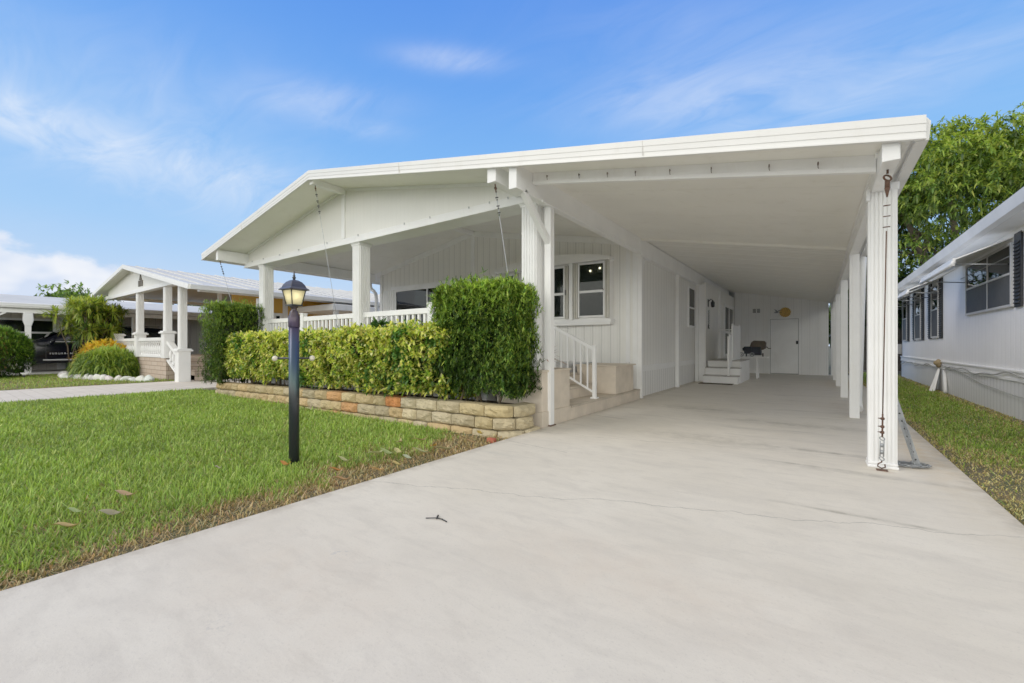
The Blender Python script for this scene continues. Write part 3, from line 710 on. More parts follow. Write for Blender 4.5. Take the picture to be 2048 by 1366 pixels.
# ---- windows
def window(parent, axis, face, a0, a1, z0, z1, out, fw=.05, rail=None, mull=(), mat=mat_post, gl=mat_glass, blind=None, dep=.05, backing=True, back_d=.0):
    """frame > pane, blind ; out = +1/-1 along the wall normal; face = wall surface"""
    def bx(m, u0, u1, d0, d1, w0, w1):
        lo, hi = sorted((face + out * d0, face + out * d1))
        if axis == 'y': m.box(u0, u1, lo, hi, w0, w1)
        else: m.box(lo, hi, u0, u1, w0, w1)
    m = MB()
    bx(m, a0, a1, .002, dep, z1 - fw, z1); bx(m, a0, a1, .002, dep, z0, z0 + fw)
    bx(m, a0, a0 + fw, .002, dep - .001, z0 + fw, z1 - fw); bx(m, a1 - fw, a1, .002, dep - .001, z0 + fw, z1 - fw)
    if rail: bx(m, a0 + fw, a1 - fw, .004, dep - .002, rail - fw * .4, rail + fw * .4)
    for q in mull: bx(m, q - fw * .4, q + fw * .4, .004, dep - .003, z0 + fw, z1 - fw)
    f = m.build('window', mat, parent, bevel=.004)
    p = MB(); bx(p, a0 + fw * .8, a1 - fw * .8, dep * .55, dep * .55 + .004, z0 + fw * .8, z1 - fw * .8); p.build('pane', gl, f)
    if backing:
        b = MB(); bx(b, a0 + fw * .5, a1 - fw * .5, .003, .006, z0 + fw * .5, z1 - fw * .5); b.build('dark_room_board', mat_backing, f)  # flat dark board standing in for the unlit room
    if blind:
        b = MB(); z = blind[1]
        while z > blind[0]:
            bx(b, a0 + fw, a1 - fw, dep * .28, dep * .28 + .003, z - .017, z - .004); z -= .021
        b.build('blind', mat_blind, f)
    return f
sd_ = window(H, 'y', 8.40, -10.28, -7.5, .74, 2.70, -1, .055, None, (-8.9,), gl=mat_glassd, dep=.06); sd_.name = 'sliding_door'
m = MB(); m.box(-10.46, -7.32, 8.345, 8.3985, 2.701, 2.80); m.build('door_header', mat_post, sd_)
for a, b in ((-10.86, -10.34),):
    m = MB(); m.box(a, b, 8.37, 8.398, .75, 2.72)
    for i in range(6): q = a + (b - a) * (i + .5) / 6; m.box(q - .022, q + .022, 8.35, 8.3695, .76, 2.71)
    m.build('folded_shutter', mat_white, sd_)
# bow window: a shallow box carrying two double hung units, with an arched hood and accordion shutters
m = MB(); m.prism([(-6.3, 8.399), (-5.7, 8.26), (-4.30, 8.22), (-3.46, 8.28), (-3.44, 8.399)], 'z', 1.60, 2.84)
bay = m.build('bow_window', mat_white, H)
m = MB()
arc = [(-6.35, 2.86)] + [(-6.35 + 2.93 * t, 2.86 + .16 * math.sin(PI * t) ** .8) for t in [i / 14 for i in range(1, 14)]] + [(-3.42, 2.86)]
m.prism(arc + [(-3.42, 2.80), (-6.35, 2.80)], 'y', 8.12, 8.398); m.build('arched_hood', mat_white, bay)
m = MB(); m.prism([(-6.34, 8.397), (-5.72, 8.235), (-4.30, 8.19), (-3.43, 8.25), (-3.40, 8.397)], 'z', 1.535, 1.598); m.build('sill', mat_post, bay)
m = MB(); m.prism([(-6.30, 8.396), (-5.71, 8.25), (-4.30, 8.205), (-3.45, 8.26), (-3.42, 8.396)], 'z', 1.485, 1.5345); m.build('sill_skirt', mat_white, bay)
def bay_unit(parent, x0, y0, x1, y1, z0, z1, bulbs=False):
    """double hung unit along a slanted face"""
    p = Vector((x0, y0, 0)); q = Vector((x1, y1, 0)); d = (q - p).normalized(); n = Vector((d.y, -d.x, 0)); Lw = (q - p).length
    def bx(m, u0, u1, e0, e1, w0, w1):
        vs = [p + d * u + n * e + Vector((0, 0, w)) for w in (w0, w1) for e in (e0, e1) for u in (u0, u1)]
        m.add(vs, [(0, 2, 3, 1), (4, 5, 7, 6), (0, 1, 5, 4), (2, 6, 7, 3), (0, 4, 6, 2), (1, 3, 7, 5)])
    f = .034; m = MB(); zr = z0 + (z1 - z0) * .47
    bx(m, 0, Lw, .003, .07, z1 - f, z1); bx(m, 0, Lw, .003, .07, z0, z0 + f); bx(m, 0, f, .003, .069, z0 + f, z1 - f); bx(m, Lw - f, Lw, .003, .069, z0 + f, z1 - f)
    bx(m, f, Lw - f, .004, .06, zr - .025, zr + .025)
    w = m.build('window', mat_post, parent, bevel=.004)
    g = MB(); bx(g, f * .8, Lw - f * .8, .05, .054, z0 + f * .8, z1 - f * .8); g.build('pane', mat_glass, w)
    g = MB(); bx(g, f * .5, Lw - f * .5, .003, .006, z0 + f * .5, z1 - f * .5); g.build('dark_room_board', mat_backing, w)  # dark board painted as the unlit room behind the pane
    g = MB(); z = z1 - f
    while z > zr + .03: bx(g, f, Lw - f, .014, .017, z - .018, z - .006); z -= .026
    g.build('blind', mat_blind, w)
    # accordion shutter stacks either side
    for a, b in ((-.085, -.004), (Lw + .004, Lw + .085)):
        s = MB(); k = 3
        for i in range(k):
            u = a + (b - a) * i / k; bx(s, u + .002, u + (b - a) / k - .002, .0, .085 if i % 2 == 0 else .065, z0 - .02, z1 + .01)
        s.build('shutter_stack', mat_stack, w, bevel=.003)
    if bulbs:
        for u, zz in ((Lw * .45, z1 - .17), (Lw * .80, z1 - .13)):
            e = MB(); e.ball(tuple(p + d * u + n * .03 + Vector((0, 0, zz))), .021, 10, 8, (1, .5, .9)); e.build('light_bulb', mat_bulbin, w)
    return w
mat_stack = simple('shutter_beige', (.60, .58, .51), .5, .1, 8)
mat_bulbin = emis('indoor_bulb', (1, .80, .5), 9.0)
bay_unit(bay, -4.14, 8.235, -3.55, 8.274, 1.64, 2.78, True)
bay_unit(bay, -5.50, 8.254, -4.44, 8.222, 1.64, 2.76)
bay_unit(bay, -6.16, 8.365, -5.80, 8.285, 1.64, 2.74)
m = MB(); m.box(-4.335, -4.255, 8.15, 8.218, 1.60, 2.80); m.build('window_mullion', mat_white, bay)
m = MB(); m.box(-4.42, -4.405, 8.12, 8.14, 2.13, 2.24); m.build('shutter_latch', mat_dark, bay); m = MB(); m.ball((-3.57, 8.185, 2.2), .013, 8, 6, (.6, 1, 2)); m.build('shutter_latch', mat_dark, bay)
window(H, 'x', -2.94, 12.42, 13.20, 1.56, 2.70, 1, .05, 2.11, blind=None, dep=.05)
dr = window(H, 'x', -2.66, 16.25, 18.15, .66, 2.50, 1, .10, 1.52, (17.2,), gl=mat_glass, dep=.05); dr.name = 'side_door'
m = MB(); m.box(-2.652, -2.64, 16.36, 17.15, 1.58, 2.39); m.build('reflection_panel', mat_blind, dr); m = MB(); m.box(-2.652, -2.64, 17.25, 18.04, 1.58, 2.39); m.build('reflection_panel', mat_blind, dr)  # pale panels standing in for the grey reflection in the upper glass
# ---- concrete porch, steps
mat_trav = simple('porch_stone', (.64, .55, .44), .8, .14, 5, .25, 50, dirt=((.30, .24, .18), .5))
mat_tread = simple('tread_stone', (.50, .43, .34), .8, .2, 5, .25, 50, dirt=((.18, .14, .10), .6))
m = MB(); m.box(-11.0, -3.80, 4.70, 8.34, -.05, .70); m.build('porch_deck', simple('porch_brick', (.60, .60, .60), .8, .2, 4, .3, 40), H)
m = MB()
m.box(-3.60, -2.87, 4.67, 5.42, .195, .705); m.box(-3.62, -2.855, 4.655, 5.432, -.05, .1945); m.box(-3.62, -2.85, 4.65, 5.44, .7055, .73)
m.build('porch_pedestal', mat_trav, H, bevel=.006); m = MB()
m.box(-3.62, -2.87, 7.12, 8.0, .1955, .675); m.box(-3.64, -2.85, 7.10, 8.10, .6755, .70)
m.build('porch_pedestal', mat_trav, H, bevel=.006)
m = MB(); m.box(-3.79, -2.86, 5.445, 8.33, -.05, .165); m.box(-3.79, -3.22, 5.445, 7.095, .166, .345); m.box(-3.79, -3.50, 5.445, 7.095, .346, .525); m.build('porch_step', mat_trav, H, bevel=.004)
m = MB(); m.box(-3.79, -2.845, 5.446, 8.325, .1655, .192); m.box(-3.785, -3.205, 5.446, 7.09, .3455, .372); m.box(-3.782, -3.485, 5.446, 7.09, .5255, .552); m.build('tread', mat_tread, H, bevel=.004)
# ---- porch railing: rail between posts, balusters are pieces of it
def railing(x0, x1, posts):
    m = MB(); m.box(x0, x1, 4.785, 4.85, 1.565, 1.655); m.box(x0, x1, 4.79, 4.845, .84, .90)
    r = m.build('porch_railing', mat_post, H, bevel=.006)
    for p in posts:
        m = MB(); m.box(p - .055, p + .055, 4.765, 4.87, .70, 1.715); m.box(p - .065, p + .065, 4.755, 4.88, 1.715, 1.735); m.build('newel', mat_post, r, bevel=.005)
    x = x0 + .09; proto = None
    while x < x1 - .04:
        if all(abs(x - p) > .07 for p in posts):
            if proto is None:
                m = MB(); m.box(x - .022, x + .022, 4.797, 4.841, .90, 1.565); proto = m.build('baluster', mat_post, r, bevel=.004); px0 = x
            else:
                c = proto.copy(); COL.objects.link(c); c.parent = r; c.location = (x - px0, 0, 0)
        x += .136
railing(-10.43, -6.99, (-8.9,)); railing(-6.77, -3.21, (-5.02,))
# stair handrail
hx0, hx1, hy = -2.945, -4.05, 6.41
def hz(x): return (hx0 - x) * .50
m = MB(); m.bar((hx0, hy, .985), (hx1, hy, .985 + hz(hx1)), .05, .04); m.bar((hx0, hy, 1.012), (hx1, hy, 1.012 + hz(hx1)), .06, .014); m.bar((hx0, hy, .285), (hx1, hy, .285 + hz(hx1)), .03, .03)
r = m.build('stair_railing', mat_post, H, bevel=.003)
m = MB(); m.box(hx0 - .028, hx0 + .028, hy - .028, hy + .028, .192, 1.035); m.box(hx0 - .055, hx0 + .055, hy - .055, hy + .055, .192, .215); m.box(hx0 - .035, hx0 + .035, hy - .035, hy + .035, 1.035, 1.05); m.build('newel', mat_post, r, bevel=.004)
for i in range(1, 9):
    x = hx0 - i * .122; m = MB(); m.box(x - .011, x + .011, hy - .011, hy + .011, .29 + hz(x), .975 + hz(x)); m.build('baluster', mat_post, r)

# ------------------------------------------------------------------ tie-down cables of the roof (they hang from it)
def cable(label, p, q, parts, mat=mat_steel):
    t = thing('tie_down_cable', label, 'cable', q, 'tie-down cables of the porch roof')
    m = MB(); m.tube(p, q, .0045, 6); m.build('wire', mat_steel, t)
    P_, Q_ = Vector(p), Vector(q); d = (Q_ - P_).normalized()
    m = MB(); m.path([P_ + Vector((0, 0, .02)), P_ + d * .05, P_ + d * .10], .009, 6)
    m.torus(tuple(P_ + d * .05), .02, .005, (0, 1, .2), 12, 6, .7)
    m.build('eye_bolt', mat_rust, t)
    m = MB()
    for s in parts: c = P_ + d * s; m.tube(c - d * .006, c + d * .006, .020, 8); m.tube(c + d * .02, c + d * .035, .010, 6)
    m.build('cable_clamp', mat_dark, t)
    return t
cable('thin tie-down cable with dark clamps hanging from the left eave beam', (-11.29, 4.12, 3.02), (-10.75, 4.62, .25), (.14, .2, .26, .31))
cable('thin tie-down cable with dark clamps hanging from the ridge beam of the gable', (RX, 4.13, 3.885), (-6.95, 4.6, .25), (.16, .27, .36, .46))
cable('thin tie-down cable with dark clamps hanging from the beam beside the carport brace', (-3.205, 4.12, 3.02), (-3.18, 4.66, .72), (.16, .26, .34))
t = thing('tie_down_cable', 'rusty tie-down cable with turnbuckle and ground hook in front of the fluted carport pillar', 'cable', (.435, 4.76, 0))
a, b = Vector((.425, 4.25, 2.37)), Vector((.437, 4.755, .02)); d = (b - a).normalized()
m = MB(); m.path([a + d * .45, a + d * 1.95], .005, 6); m.build('wire', mat_rust, t)
m = MB(); m.torus(tuple(a + d * .06), .026, .007, (0, 1, .2), 14, 6, .6); m.path([a, a + d * .03], .008, 6); m.path([a + d * .08, a + d * .13], .016, 8); m.path([a + d * .13, a + d * .2], [.018, .005], 8); m.build('eye_bolt', mat_rust, t)
m = MB()
for s in (.26, .34, .42): m.torus(tuple(a + d * s), .018, .005, d, 14, 6); m.tube(a + d * s - d * .004, a + d * s + d * .004, .012, 8)
m.build('cable_clamp', mat_rust, t)
m = MB()
for s in (1.97, 2.04, 2.09):
    c = a + d * s; m.tube(c - d * .008, c + d * .008, .014, 8); m.path([c, c + Vector((-.03, -.01, .004))], [.010, .003], 6)
m.tube(a + d * 1.93, a + d * 2.13, .007, 6); m.build('cable_spike', mat_rust, t)
m = MB()
for s, sc in ((2.145, .7), (2.325, .7)): m.torus(tuple(a + d * s), .018, .0045, (0, 1, .2), 14, 6, sc)
for s in (-.012, .012): m.tube(a + d * 2.165 + Vector((s, 0, 0)), a + d * 2.305 + Vector((s, 0, 0)), .0045, 6)
m.tube(a + d * 2.19, a + d * 2.22, .012, 8); m.tube(a + d * 2.25, a + d * 2.28, .012, 8); m.build('turnbuckle', mat_steel, t)
m = MB(); c = b + Vector((0, -.005, 0)); m.path([a + d * 2.34, c + Vector((0, 0, .045)), c + Vector((-.022, 0, .03)), c + Vector((-.026, 0, .008)), c + Vector((0, 0, -.006)), c + Vector((.024, 0, .006)), c + Vector((.02, 0, .03))], .0055, 6); m.box(.40, .475, 4.70, 4.76, .001, .006); m.build('ground_hook', mat_rust, t)

# galvanised strut with a chain, leaning behind the pillar
t = thing('steel_strut', 'perforated galvanised angle strut leaning against the back of the fluted carport pillar', 'strut', (.70, 5.02, 0))
m = MB(); p, q = Vector((.70, 5.02, .003)), Vector((.535, 5.0, .62)); m.bar(p, q, .045, .004, (0, 1, 0)); m.bar(p + Vector((.02, .015, 0)), q + Vector((.02, .015, 0)), .004, .03, (0, 1, 0)); m.build('angle_bar', mat_steel, t)
m = MB()
for i in range(1, 9): c = p.lerp(q, i / 9.5) + Vector((0, -.0035, 0)); m.tube(c, c + Vector((0, -.0012, 0)), .008, 8)
m.build('bolt_hole', mat_dark, t)
def chain_links(m, pts, R=.013, r=.0035):
    pts = [Vector(p) for p in pts]; acc = 0; k = 0; step = R * 1.55
    for i in range(len(pts) - 1):
        a, b = pts[i], pts[i + 1]; L = (b - a).length; d = (b - a) / L; s = step - acc
        while s < L:
            c = a + d * s; side = d.orthogonal().normalized() if k % 2 else d.cross(d.orthogonal()).normalized()
            u = d; n_, mm = 10, 5; vs = []
            w = side.cross(u)
            for j in range(n_):
                an = 2 * PI * j / n_; e = u * math.cos(an) * R + w * math.sin(an) * R * .62; dd = (u * math.cos(an) + w * math.sin(an))
                for h in range(mm): tt = 2 * PI * h / mm; vs.append(c + e + dd * r * math.cos(tt) + side * r * math.sin(tt))
            m.add(vs, [(j * mm + h, ((j + 1) % n_) * mm + h, ((j + 1) % n_) * mm + (h + 1) % mm, j * mm + (h + 1) % mm) for j in range(n_) for h in range(mm)], True)
            k += 1; s += step
        acc = (acc + L) % step
m = MB(); pts = [Vector((.60, 4.985, .42)), Vector((.64, 4.97, .25)), Vector((.665, 4.97, .05)), Vector((.66, 4.97, .012))]
rr = random.Random(4)
for i in range(40):
    an = i * .52; R = .085 + .035 * math.sin(i * .37 + 1); pts.append(Vector((.635 + R * 1.15 * math.cos(an) + rr.uniform(-.01, .01), 5.03 + R * .75 * math.sin(an), .010 + i * .0004)))
chain_links(m, pts, .014, .004)
tag(m.build('chain', mat_steel, None, (.64, 5.03, 0)), 'coil of grey steel chain lying on concrete beside the fluted pillar', 'chain')

# ------------------------------------------------------------------ things under the carport
S = thing('storage_shed', 'white ribbed storage shed with a door closing off the back of the carport', 'shed', (-1.15, 18.65, 0))
m = MB(); m.prism([(-2.65, 0), (-2.65, ztop(-2.65) - .10), (.30, ztop(.30) - .10), (.30, 0)], 'y', 18.60, 19.0); m.build('wall', mat_pan, S)
m = MB(); m.box(-1.52, -1.455, 18.54, 18.598, 0, 2.09); m.box(-.565, -.50, 18.56, 18.598, 0, 2.09); m.box(-1.455, -.565, 18.56, 18.598, 2.03, 2.09); m.build('door_frame', mat_post, S)
m = MB(); m.box(-1.455, -.565, 18.596, 18.599, .0, 2.03); m.build('door_gap', simple('gap_grey', (.36, .36, .36), .8), S)
m = MB(); m.box(-1.437, -.583, 18.575, 18.5955, .03, 2.012); dd = m.build('door', mat_post, S)
m = MB(); m.tube((-.61, 18.575, 1.16), (-.61, 18.52, 1.16), .018, 8); m.ball((-.61, 18.51, 1.16), .035, 10, 8); m.box(-.65, -.58, 18.565, 18.574, 1.10, 1.22); m.build('door_handle', mat_dark, dd)
m = MB(); m.box(-2.04, -1.76, 18.58, 18.5985, 2.27, 2.45); v = m.build('vent', mat_white, S)
m = MB()
for i in range(5): m.box(-2.02, -1.915, 18.572, 18.5795, 2.29 + i * .031, 2.310 + i * .031); m.box(-1.885, -1.78, 18.572, 18.5795, 2.29 + i * .031, 2.310 + i * .031)
m.build('vent_slot', mat_dark, v)
t = thing('sun_plaque', 'round golden sun face plaque hung above the shed door', 'wall ornament', (-.98, 18.57, 2.27))
mat_sun = simple('sun_gold', (.60, .37, .09), .6, .35, 25, .5, 60)
m = MB()
prof = []
m.prism([(-.98 + (.19 if i % 2 else .165) * math.cos(2 * PI * i / 36), 2.27 + (.19 if i % 2 else .165) * math.sin(2 * PI * i / 36)) for i in range(36)], 'y', 18.575, 18.597)
m.torus((-.98, 18.575, 2.27), .155, .012, (0, 1, 0), 28, 6); m.build('plaque', mat_sun, t)
m = MB(); m.ball((-.98, 18.575, 2.27), .075, 14, 8, (1, .25, 1)); m.ball((-1.01, 18.555, 2.29), .012, 6, 5); m.ball((-.95, 18.555, 2.29), .012, 6, 5); m.ball((-.98, 18.552, 2.265), .013, 6, 5, (.7, 1, 1.5)); m.bar((-1.01, 18.556, 2.235), (-.95, 18.556, 2.235), .01, .012)
for i in range(12): an = 2 * PI * i / 12; m.bar((-.98 + .09 * math.cos(an), 18.574, 2.27 + .09 * math.sin(an)), (-.98 + .145 * math.cos(an), 18.574, 2.27 + .145 * math.sin(an)), .012, .022, (0, 1, 0))
m.build('face_relief', simple('sun_relief', (.62, .38, .10), .5, .3, 20), t)
t = thing('bird_ornament', 'grey metal flying bird ornament between vent and sun plaque on the shed', 'wall ornament', (-1.22, 18.57, 2.3))
m = MB(); m.ball((-1.26, 18.575, 2.27), .03, 10, 6, (2.4, .6, .8)); m.prism([(-1.28, 2.27), (-1.20, 2.29), (-1.05, 2.40), (-1.13, 2.37), (-1.2, 2.345)], 'y', 18.57, 18.576); m.prism([(-1.27, 2.28), (-1.22, 2.29), (-1.24, 2.36), (-1.33, 2.40), (-1.29, 2.34)], 'y', 18.582, 18.588)
m.build('bird_body', simple('bird_metal', (.25, .26, .28), .5, .3, 20), t); m = MB(); m.prism([(-1.2, 2.265), (-1.10, 2.24), (-1.09, 2.285)], 'y', 18.57, 18.576); m.build('tail', mat_dark, t)
# wall lantern and wrought ornament by the side door
t = thing('wall_lantern', 'small black wall lantern high on the carport side wall of the home', 'lantern', (-2.62, 13.62, 2.3))
m = MB(); m.box(-2.657, -2.645, 13.66, 13.80, 2.20, 2.42); m.path([(-2.645, 13.73, 2.36), (-2.58, 13.73, 2.42), (-2.53, 13.73, 2.38)], .014, 6); m.build('bracket', mat_dark, t)
m = MB(); m.lathe([(.001, .20), (.06, .12), (.055, .11), (.05, .0), (.03, -.02), (.001, -.03)], (-2.53, 13.73, 2.2), 6, False); m.build('lamp_body', mat_dark, t)
t = thing('wall_ornament', 'tall black wrought metal scroll ornament below the wall lantern', 'wall ornament', (-2.65, 13.75, 1.8))
m = MB(); pts = []
for i in range(60):
    s = i / 59; pts.append((-2.645, 13.78 + .055 * math.sin(s * 46) * (1.0 if s > .15 else 1.5), 1.55 + .56 * s))
m.path(pts, .009, 5); m.path([(-2.648, 13.70, 1.56), (-2.648, 13.74, 1.66), (-2.648, 13.68, 1.62)], .012, 5); m.build('scroll', mat_dark, t)
# side steps
T = thing('side_steps', 'white boxed side steps with solid panel railing up to the side door', 'steps', (-2.2, 13.6, 0))
m = MB(); m.box(-2.62, -1.76, 12.90, 13.2, 0, .195); m.box(-2.62, -1.76, 13.2, 13.5, 0, .405); m.box(-2.62, -1.76, 13.5, 15.2, 0, .60); m.build('step_box', mat_white, T, bevel=.004)
m = MB(); m.box(-2.63, -1.74, 12.88, 13.2, .196, .225); m.box(-2.63, -1.74, 13.18, 13.5, .406, .435); m.box(-2.63, -1.74, 13.48, 15.22, .601, .63); m.build('tread', simple('step_tread', (.42, .40, .37), .8, .25, 8), T, bevel=.004)
m = MB(); m.box(-1.759, -1.742, 13.25, 15.2, .0, .60); m.build('side_panel', mat_white, T)
m = MB(); m.box(-2.02, -1.97, 12.95, 13.05, .225, 1.30); m.box(-2.0, -1.97, 13.05, 13.42, .44, 1.36); m.box(-1.99, -1.955, 13.42, 14.9, .63, 1.60); m.prism([(13.42, 1.601), (13.42, 1.64), (13.52, 1.68), (13.62, 1.63), (14.6, 1.63), (14.75, 1.69), (14.9, 1.64), (14.9, 1.601)], 'x', -1.988, -1.957); m.build('panel_railing', mat_white, T, bevel=.004)
m = MB(); m.tube((-2.62, 15.1, 1.55), (-1.98, 15.1, 1.55), .018, 8); m.tube((-2.3, 15.1, .63), (-2.3, 15.1, 1.55), .012, 8); m.build('handrail', mat_white, T)
m = MB(); m.box(-2.68, -1.85, 12.55, 12.87, .002, .016); tag(m.build('doormat', simple('doormat_fibre', (.07, .05, .03), .95, .4, 40, .8, 120), None, (-2.26, 12.7, 0)), 'dark brown doormat at the foot of the white side steps', 'doormat')
# folding table and small grill
t = thing('folding_table', 'white folding table next to the side steps with a grill on it', 'table', (-1.75, 15.8, 0))
m = MB(); m.box(-2.25, -1.28, 15.5, 16.1, .66, .69); m.build('tabletop', mat_white, t, bevel=.006)
for x, y in ((-2.15, 15.58), (-1.58, 15.58), (-2.15, 16.02), (-1.58, 16.02)): m = MB(); m.box(x - .02, x + .02, y - .02, y + .02, 0, .66); m.build('leg', mat_white, t)
m = MB(); m.box(-2.15, -1.58, 15.57, 15.59, .20, .235); m.build('stretcher', mat_white, t)
t = thing('portable_grill', 'dark portable grill with brown lid standing on the white folding table', 'grill', (-1.75, 15.8, .69))
mat_lid = simple('grill_lid', (.075, .055, .035), .6, .3, 12); mat_nv = simple('navy_enamel', (.005, .009, .020), .6, .3, 12)
m = MB(); m.prism([(-1.80, 1.02), (-1.46, .90), (-1.36, .96), (-1.35, 1.14), (-1.40, 1.20), (-1.68, 1.21), (-1.76, 1.16)], 'y', 15.75, 16.05); m.build('lid', mat_lid, t, bevel=.02)
m = MB(); m.box(-1.95, -1.74, 15.62, 15.98, .78, 1.02); m.box(-1.76, -1.48, 15.66, 16.0, .74, 1.0); m.lathe([(.05, 0), (.10, .02), (.11, .10), (.06, .14)], (-1.9, 15.7, .86), 12); m.build('firebox', mat_nv, t, bevel=.015)
m = MB(); m.path([(-1.36, 15.9, 1.02), (-1.28, 15.88, .95), (-1.22, 15.88, .955)], .014, 6); m.build('handle', mat_dark, t)
m = MB()
for x in (-2.05, -1.75): m.lathe([(.03, 0), (.07, .005), (.07, .03), (.03, .035)], (0, 0, 0), 14); 
m = MB()
for x in (-2.02, -1.72): m.torus((x, 15.62, .76), .055, .016, (0, 1, 0), 16, 6); m.tube((x, 15.62, .76), (x, 15.68, .76), .02, 8)
m.build('wheel', simple('wheel_grey', (.22, .22, .23), .5, .2), t)
m = MB()
for x in (-1.92, -1.45): m.box(x - .02, x + .02, 15.95, 15.98, .69, .80)
m.build('foot', mat_dark, t)
# ------------------------------------------------------------------ retaining wall of split-face blocks
def wall_path(s):
    """point and outward normal at arc length s measured from the driveway end"""
    L0 = .22; R = .38; La = R * PI / 2; 
    if s < L0: return Vector((-2.875, 4.62 - s, 0)), Vector((1, 0, 0))
    if s < L0 + La:
        a = (s - L0) / R; return Vector((-3.255 + R * math.cos(a), 4.40 - R * math.sin(a), 0)), Vector((math.cos(a), -math.sin(a), 0))
    u = s - L0 - La; x = -3.255 - u; y = 4.02 - .022 * u
    n = Vector((.022, -1, 0)).normalized(); return Vector((x, y, 0)), n
def block(m, s0, s1, z0, z1, back, col, seed):
    rr = random.Random(seed); nx, nz = 11, 7; g = .006
    vs = []
    for j in range(nz + 1):
        for i in range(nx + 1):
            s = s0 + g + (s1 - s0 - 2 * g) * i / nx; z = z0 + g * .6 + (z1 - z0 - g) * j / nz
            p, n = wall_path(s); eu = min(i, nx - i) / nx * 2; ev = min(j, nz - j) / nz * 2
            rnd = (1 - (1 - min(1, eu * 2.1)) ** 2) * (1 - (1 - min(1, ev * 1.5)) ** 2)
            q = p + Vector((0, 0, z)); dn = .042 * rnd + .034 * (mnoise.noise(q * 8 + Vector((seed, 0, 0)))) * rnd + .022 * mnoise.noise(q * 23) * rnd + rr.uniform(-.0045, .0045) * rnd + .008 * mnoise.noise(q * 55)
            zz = z - .010 * (1 - min(1, eu * 2.2)) * (1 if j == nz else -1 if j == 0 else 0)
            vs.append(p + n * (dn - back) + Vector((0, 0, zz)))
    b = len(vs)
    for j in (0, nz):
        for i in range(nx + 1):
            s = s0 + g + (s1 - s0 - 2 * g) * i / nx; p, n = wall_path(s); vs.append(p - n * (.17 + back) + Vector((0, 0, z0 + g * .6 if j == 0 else z1 - g * .4)))
    fs = [(j * (nx + 1) + i, j * (nx + 1) + i + 1, (j + 1) * (nx + 1) + i + 1, (j + 1) * (nx + 1) + i) for j in range(nz) for i in range(nx)]
    fs += [(nz * (nx + 1) + i, nz * (nx + 1) + i + 1, b + nx + 1 + i + 1, b + nx + 1 + i) for i in range(nx)]
    fs += [(b + i, b + i + 1, b + nx + 2 + i, b + nx + 1 + i) for i in range(nx)]
    for i in (0, nx):
        ring = [j * (nx + 1) + i for j in range(nz + 1)] + [b + nx + 1 + i, b + i]; fs.append(tuple(ring))
    m.col = col; m.add(vs, fs, False)
TAN = [(.50, .39, .19), (.56, .46, .27), (.51, .38, .18), (.44, .36, .21), (.60, .50, .31), (.50, .35, .16)]
m = MB(); rr = random.Random(11); LT = 8.35
for c in range(3):
    s = -.02 + (.0, .15, .07)[c]; k = 0
    while s < LT:
        L = rr.uniform(.27, .43); far_ = max(0, (s - 1.2) / 7.0)
        col = list(rr.choice(TAN[2:4] + TAN[:1] + TAN[5:] if s > 2.2 else TAN)); f = rr.uniform(.82, 1.12) * (1 - .12 * far_); col = [x * f for x in col]
        if rr.random() < .025 and s > 1.6: col = [.50, .25, .09]
        if c == 2 and abs(s - 2.35) < .17: col = [.58, .21, .06]
        e = min(s + L, LT); dz = -.085 * far_
        block(m, max(s, -.01), e, -.12 + c * .149 + dz, -.12 + (c + 1) * .149 + dz, .016 * c, tuple(col), rr.randint(0, 999)); s = e; k += 1
        if e >= LT: break
m.col = None
tag(m.build('retaining_wall', mat_block, None, (-6.5, 4.0, 0)), 'low retaining wall of tan split-face concrete blocks in front of the hedges', 'retaining wall')
m = MB(); pts = []
for i in range(40):
    p, n = wall_path(8.3 * i / 39); q = p - n * .10; pts.append((q.x, q.y, .275 - .085 * max(0, (8.3 * i / 39 - 1.2) / 7.0)))
vs = pts + [(x, 4.72 if i > 4 else 4.66, z) for i, (x, y, z) in enumerate(pts)]
m.add(vs, [(i, i + 1, 41 + i, 40 + i) for i in range(39)], True); tag(m.build('planting_bed', mat_mulch), kind='structure')

# ------------------------------------------------------------------ hedges
VAR = [(.80, .78, .15), (.60, .72, .09), (.24, .40, .045), (.08, .17, .025), (.80, .75, .30)]
def stems(parent, x0, x1, y0, y1, z0, z1, n, r=.012, seed=1):
    rr = random.Random(seed); m = MB()
    for i in range(n):
        x = rr.uniform(x0, x1); y = rr.uniform(y0, y1); a = rr.uniform(-.25, .25); b = rr.uniform(-.12, .12); z = z0
        pts = [(x, y, z)]
        for k in range(1, 5): pts.append((x + a * k / 4 + rr.uniform(-.03, .03), y + b * k / 4, z0 + (z1 - z0) * k / 4))
        m.path(pts, [r, r * .9, r * .75, r * .6, r * .4], 5)
    return m.build('stem', mat_stem, parent)
def hedge_surface_shift(P, amp, sc, seed):
    k = fbm(P[:, 0] + P[:, 2] * .7 + 50, P[:, 1] + P[:, 2] * 1.3 + 50, sc, seed) - .5
    return k * amp * 2
t = thing('variegated_hedge', 'long clipped hedge of yellow and green variegated leaves behind the block wall', 'hedge', (-7.3, 4.35, .2))
x0, x1, y0, y1, z0, z1 = -11.35, -3.98, 3.98, 4.68, .29, 1.262
stems(t, x0 + .1, x1 - .1, y0 + .12, y1 - .1, .18, .95, 70, .012, 3)
P, Nn = box_shell(x0, x1, y0, y1, z0, z1, 11000, 'flrt', .10)
zt = 1.0 - .10 * (P[:, 0] > -4.9); low = (P[:, 2] < .26 + .22 * fbm(P[:, 0] + 30, P[:, 1] + 30, 2.5, 3)); P = P[~low]; Nn = Nn[~low]
